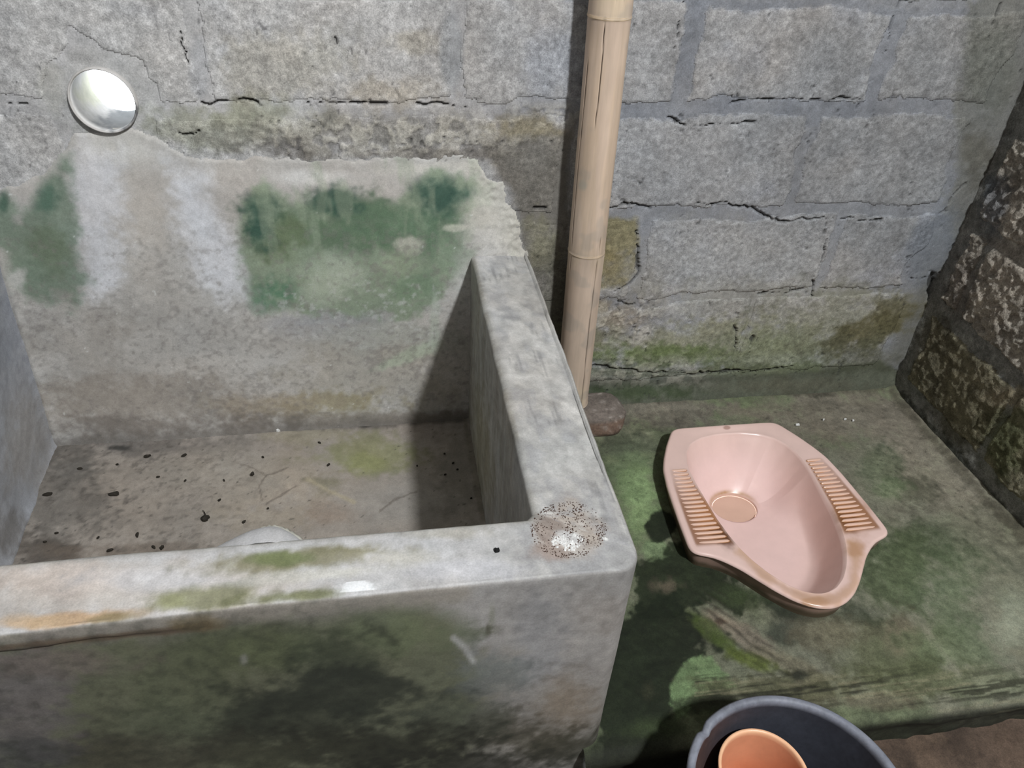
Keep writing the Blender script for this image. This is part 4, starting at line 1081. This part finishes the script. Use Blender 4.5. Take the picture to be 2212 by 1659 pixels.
chip('dead_leaf', 443, 1120, zt, .011, .009, .3, M_LEAF, 'curled dark dead leaf with a stem on the middle of the tub floor', 'leaf', 'leaf litter in the tub', 1, .006, .022)
chip('dead_leaf', 246, 1067, zt, .016, .007, .1, M_LEAF, 'flat oval dark green leaf on the left of the tub floor', 'leaf', 'leaf litter in the tub', 2, .003)
chip('dead_leaf', 318, 985, zt, .009, .005, .2, M_LEAF, 'small dark leaf scrap near the back edge of the tub floor', 'leaf', 'leaf litter in the tub', 3)
chip('dead_leaf', 104, 1067, zt, .013, .006, .1, M_LEAF, 'dark leaf scrap at the foot of the left tub wall', 'leaf', 'leaf litter in the tub', 4)
chip('seed', 545, 1024, zt, .0065, .0042, 1.0, M_LEAF, 'largest dark oval seed lying right of the dead leaves in the tub', 'seed', 'dark seeds on the tub floor', 5, .005)
chip('seed', 350, 1183, zt, .006, .004, 1.2, M_LEAF, 'dark round seed close to the front rim on the tub floor', 'seed', 'dark seeds on the tub floor', 6, .005)
for i, (u, v, l, r) in enumerate(((341, 1030, .005, .2), (332, 1182, .007, 2.4), (484, 1037, .004, 2.2), (474, 1080, .005, .8), (527, 1127, .006, .9), (568, 987, .004, 2.5), (253, 1003, .004, .2), (172, 1012, .007, 0),
                                  (398, 983, .008, .7), (296, 1155, .009, 1.6), (238, 1188, .008, .4), (212, 1161, .004, 1), (690, 956, .005, 2.6), (709, 1004, .006, .8), (979, 1000, .004, .4), (962, 1025, .004, .3), (901, 1006, .003, 0),
                                  (579, 1098, .003, .5), (400, 1038, .004, 1.0), (97, 1170, .004, .3), (122, 1151, .004, .3), (988, 1014, .0035, 0), (960, 980, .0035, 0), (1018, 1076, .004, .2))):
    chip('debris_bit', u, v, zt, l, l * .45, r, M_LEAF, 'tiny dark bit of plant litter scattered on the tub floor', 'debris', 'specks on the tub floor', 20 + i, .0025)
chip('pebble', 601, 930, zt + .002, .0085, .005, .1, M_WHITE, 'small white pebble at the back edge of the tub floor', 'pebble', None, 60, .006)
chip('soot_crumb', 1073, 1190, HR - .001, .0062, .0046, .3, mat_plain('soot', (26, 26, 26), .9, .2, .2, 200), 'black crumb on the front rim of the tub', 'crumb', None, 61, .004)
chip('chalk_chip', 1306, 1166, HR - .001, .0062, .0042, -.6, M_WHITE, 'white chip at the right of the gritty corner of the tub rim', 'chip', None, 62, .004)
for i, (u, v) in enumerate(((1723, 917), (1826, 905), (1779, 906), (1843, 908))):
    chip('paint_fleck', u, v, .004, (.0065, .005, .004, .004)[i], (.0045, .003, .003, .003)[i], .2 * i, M_WHITE,
         ('largest white fleck on the floor just behind the squat toilet', 'white fleck on the floor furthest but one to the right, behind the squat toilet',
          'small white fleck second from the left behind the squat toilet', 'rightmost small white fleck on the floor behind the squat toilet')[i], 'fleck', 'white flecks on the platform', 70 + i, .002)

def grains(name, mat, n, seed, cx, cy, rx, ry, size, elong, label, zadd=.0):
    rng = np.random.RandomState(seed); V = []; F = []; k = 0
    while k < n:
        u = rng.uniform(-1, 1); v = rng.uniform(-1, 1)
        if u * u + v * v > 1: continue
        U = cx + u * rx; Vv = cy + v * ry
        den = float(fbm(np.array([U * .01]), np.array([Vv * .01]), .22, 3, seed)[0])
        if den < .47 and rng.rand() > .15: continue
        c = at(U, Vv, 2, HR - .0005); a = rng.uniform(0, math.pi); s = size * rng.uniform(.5, 1.3)
        dx, dy = math.cos(a) * s * elong, math.sin(a) * s * elong; ex, ey = -math.sin(a) * s, math.cos(a) * s
        b = len(V); z = HR - .001 + zadd
        V += [(c[0] + dx, c[1] + dy, z), (c[0] + ex, c[1] + ey, z), (c[0] - dx, c[1] - dy, z), (c[0] - ex, c[1] - ey, z), (c[0], c[1], z + s * 1.5)]
        F += [(b, b + 1, b + 4), (b + 1, b + 2, b + 4), (b + 2, b + 3, b + 4), (b + 3, b, b + 4)]; k += 1
    o = make_obj(name, V, F, mat, None, None, False); tag(o, label, 'grit', kind='stuff'); return o
grains('dark_grit', mat_plain('brown_grit', (74, 56, 48), .9, .2, .4, 300), 1150, 7, 1228, 1145, 82, 62, .0012, 1.7, 'dark brown grit spread over the corner of the tub rim')
grains('white_powder', M_WHITE, 90, 11, 1226, 1172, 34, 18, .0022, 1.2, 'white crumbly powder in the middle of the gritty tub corner')
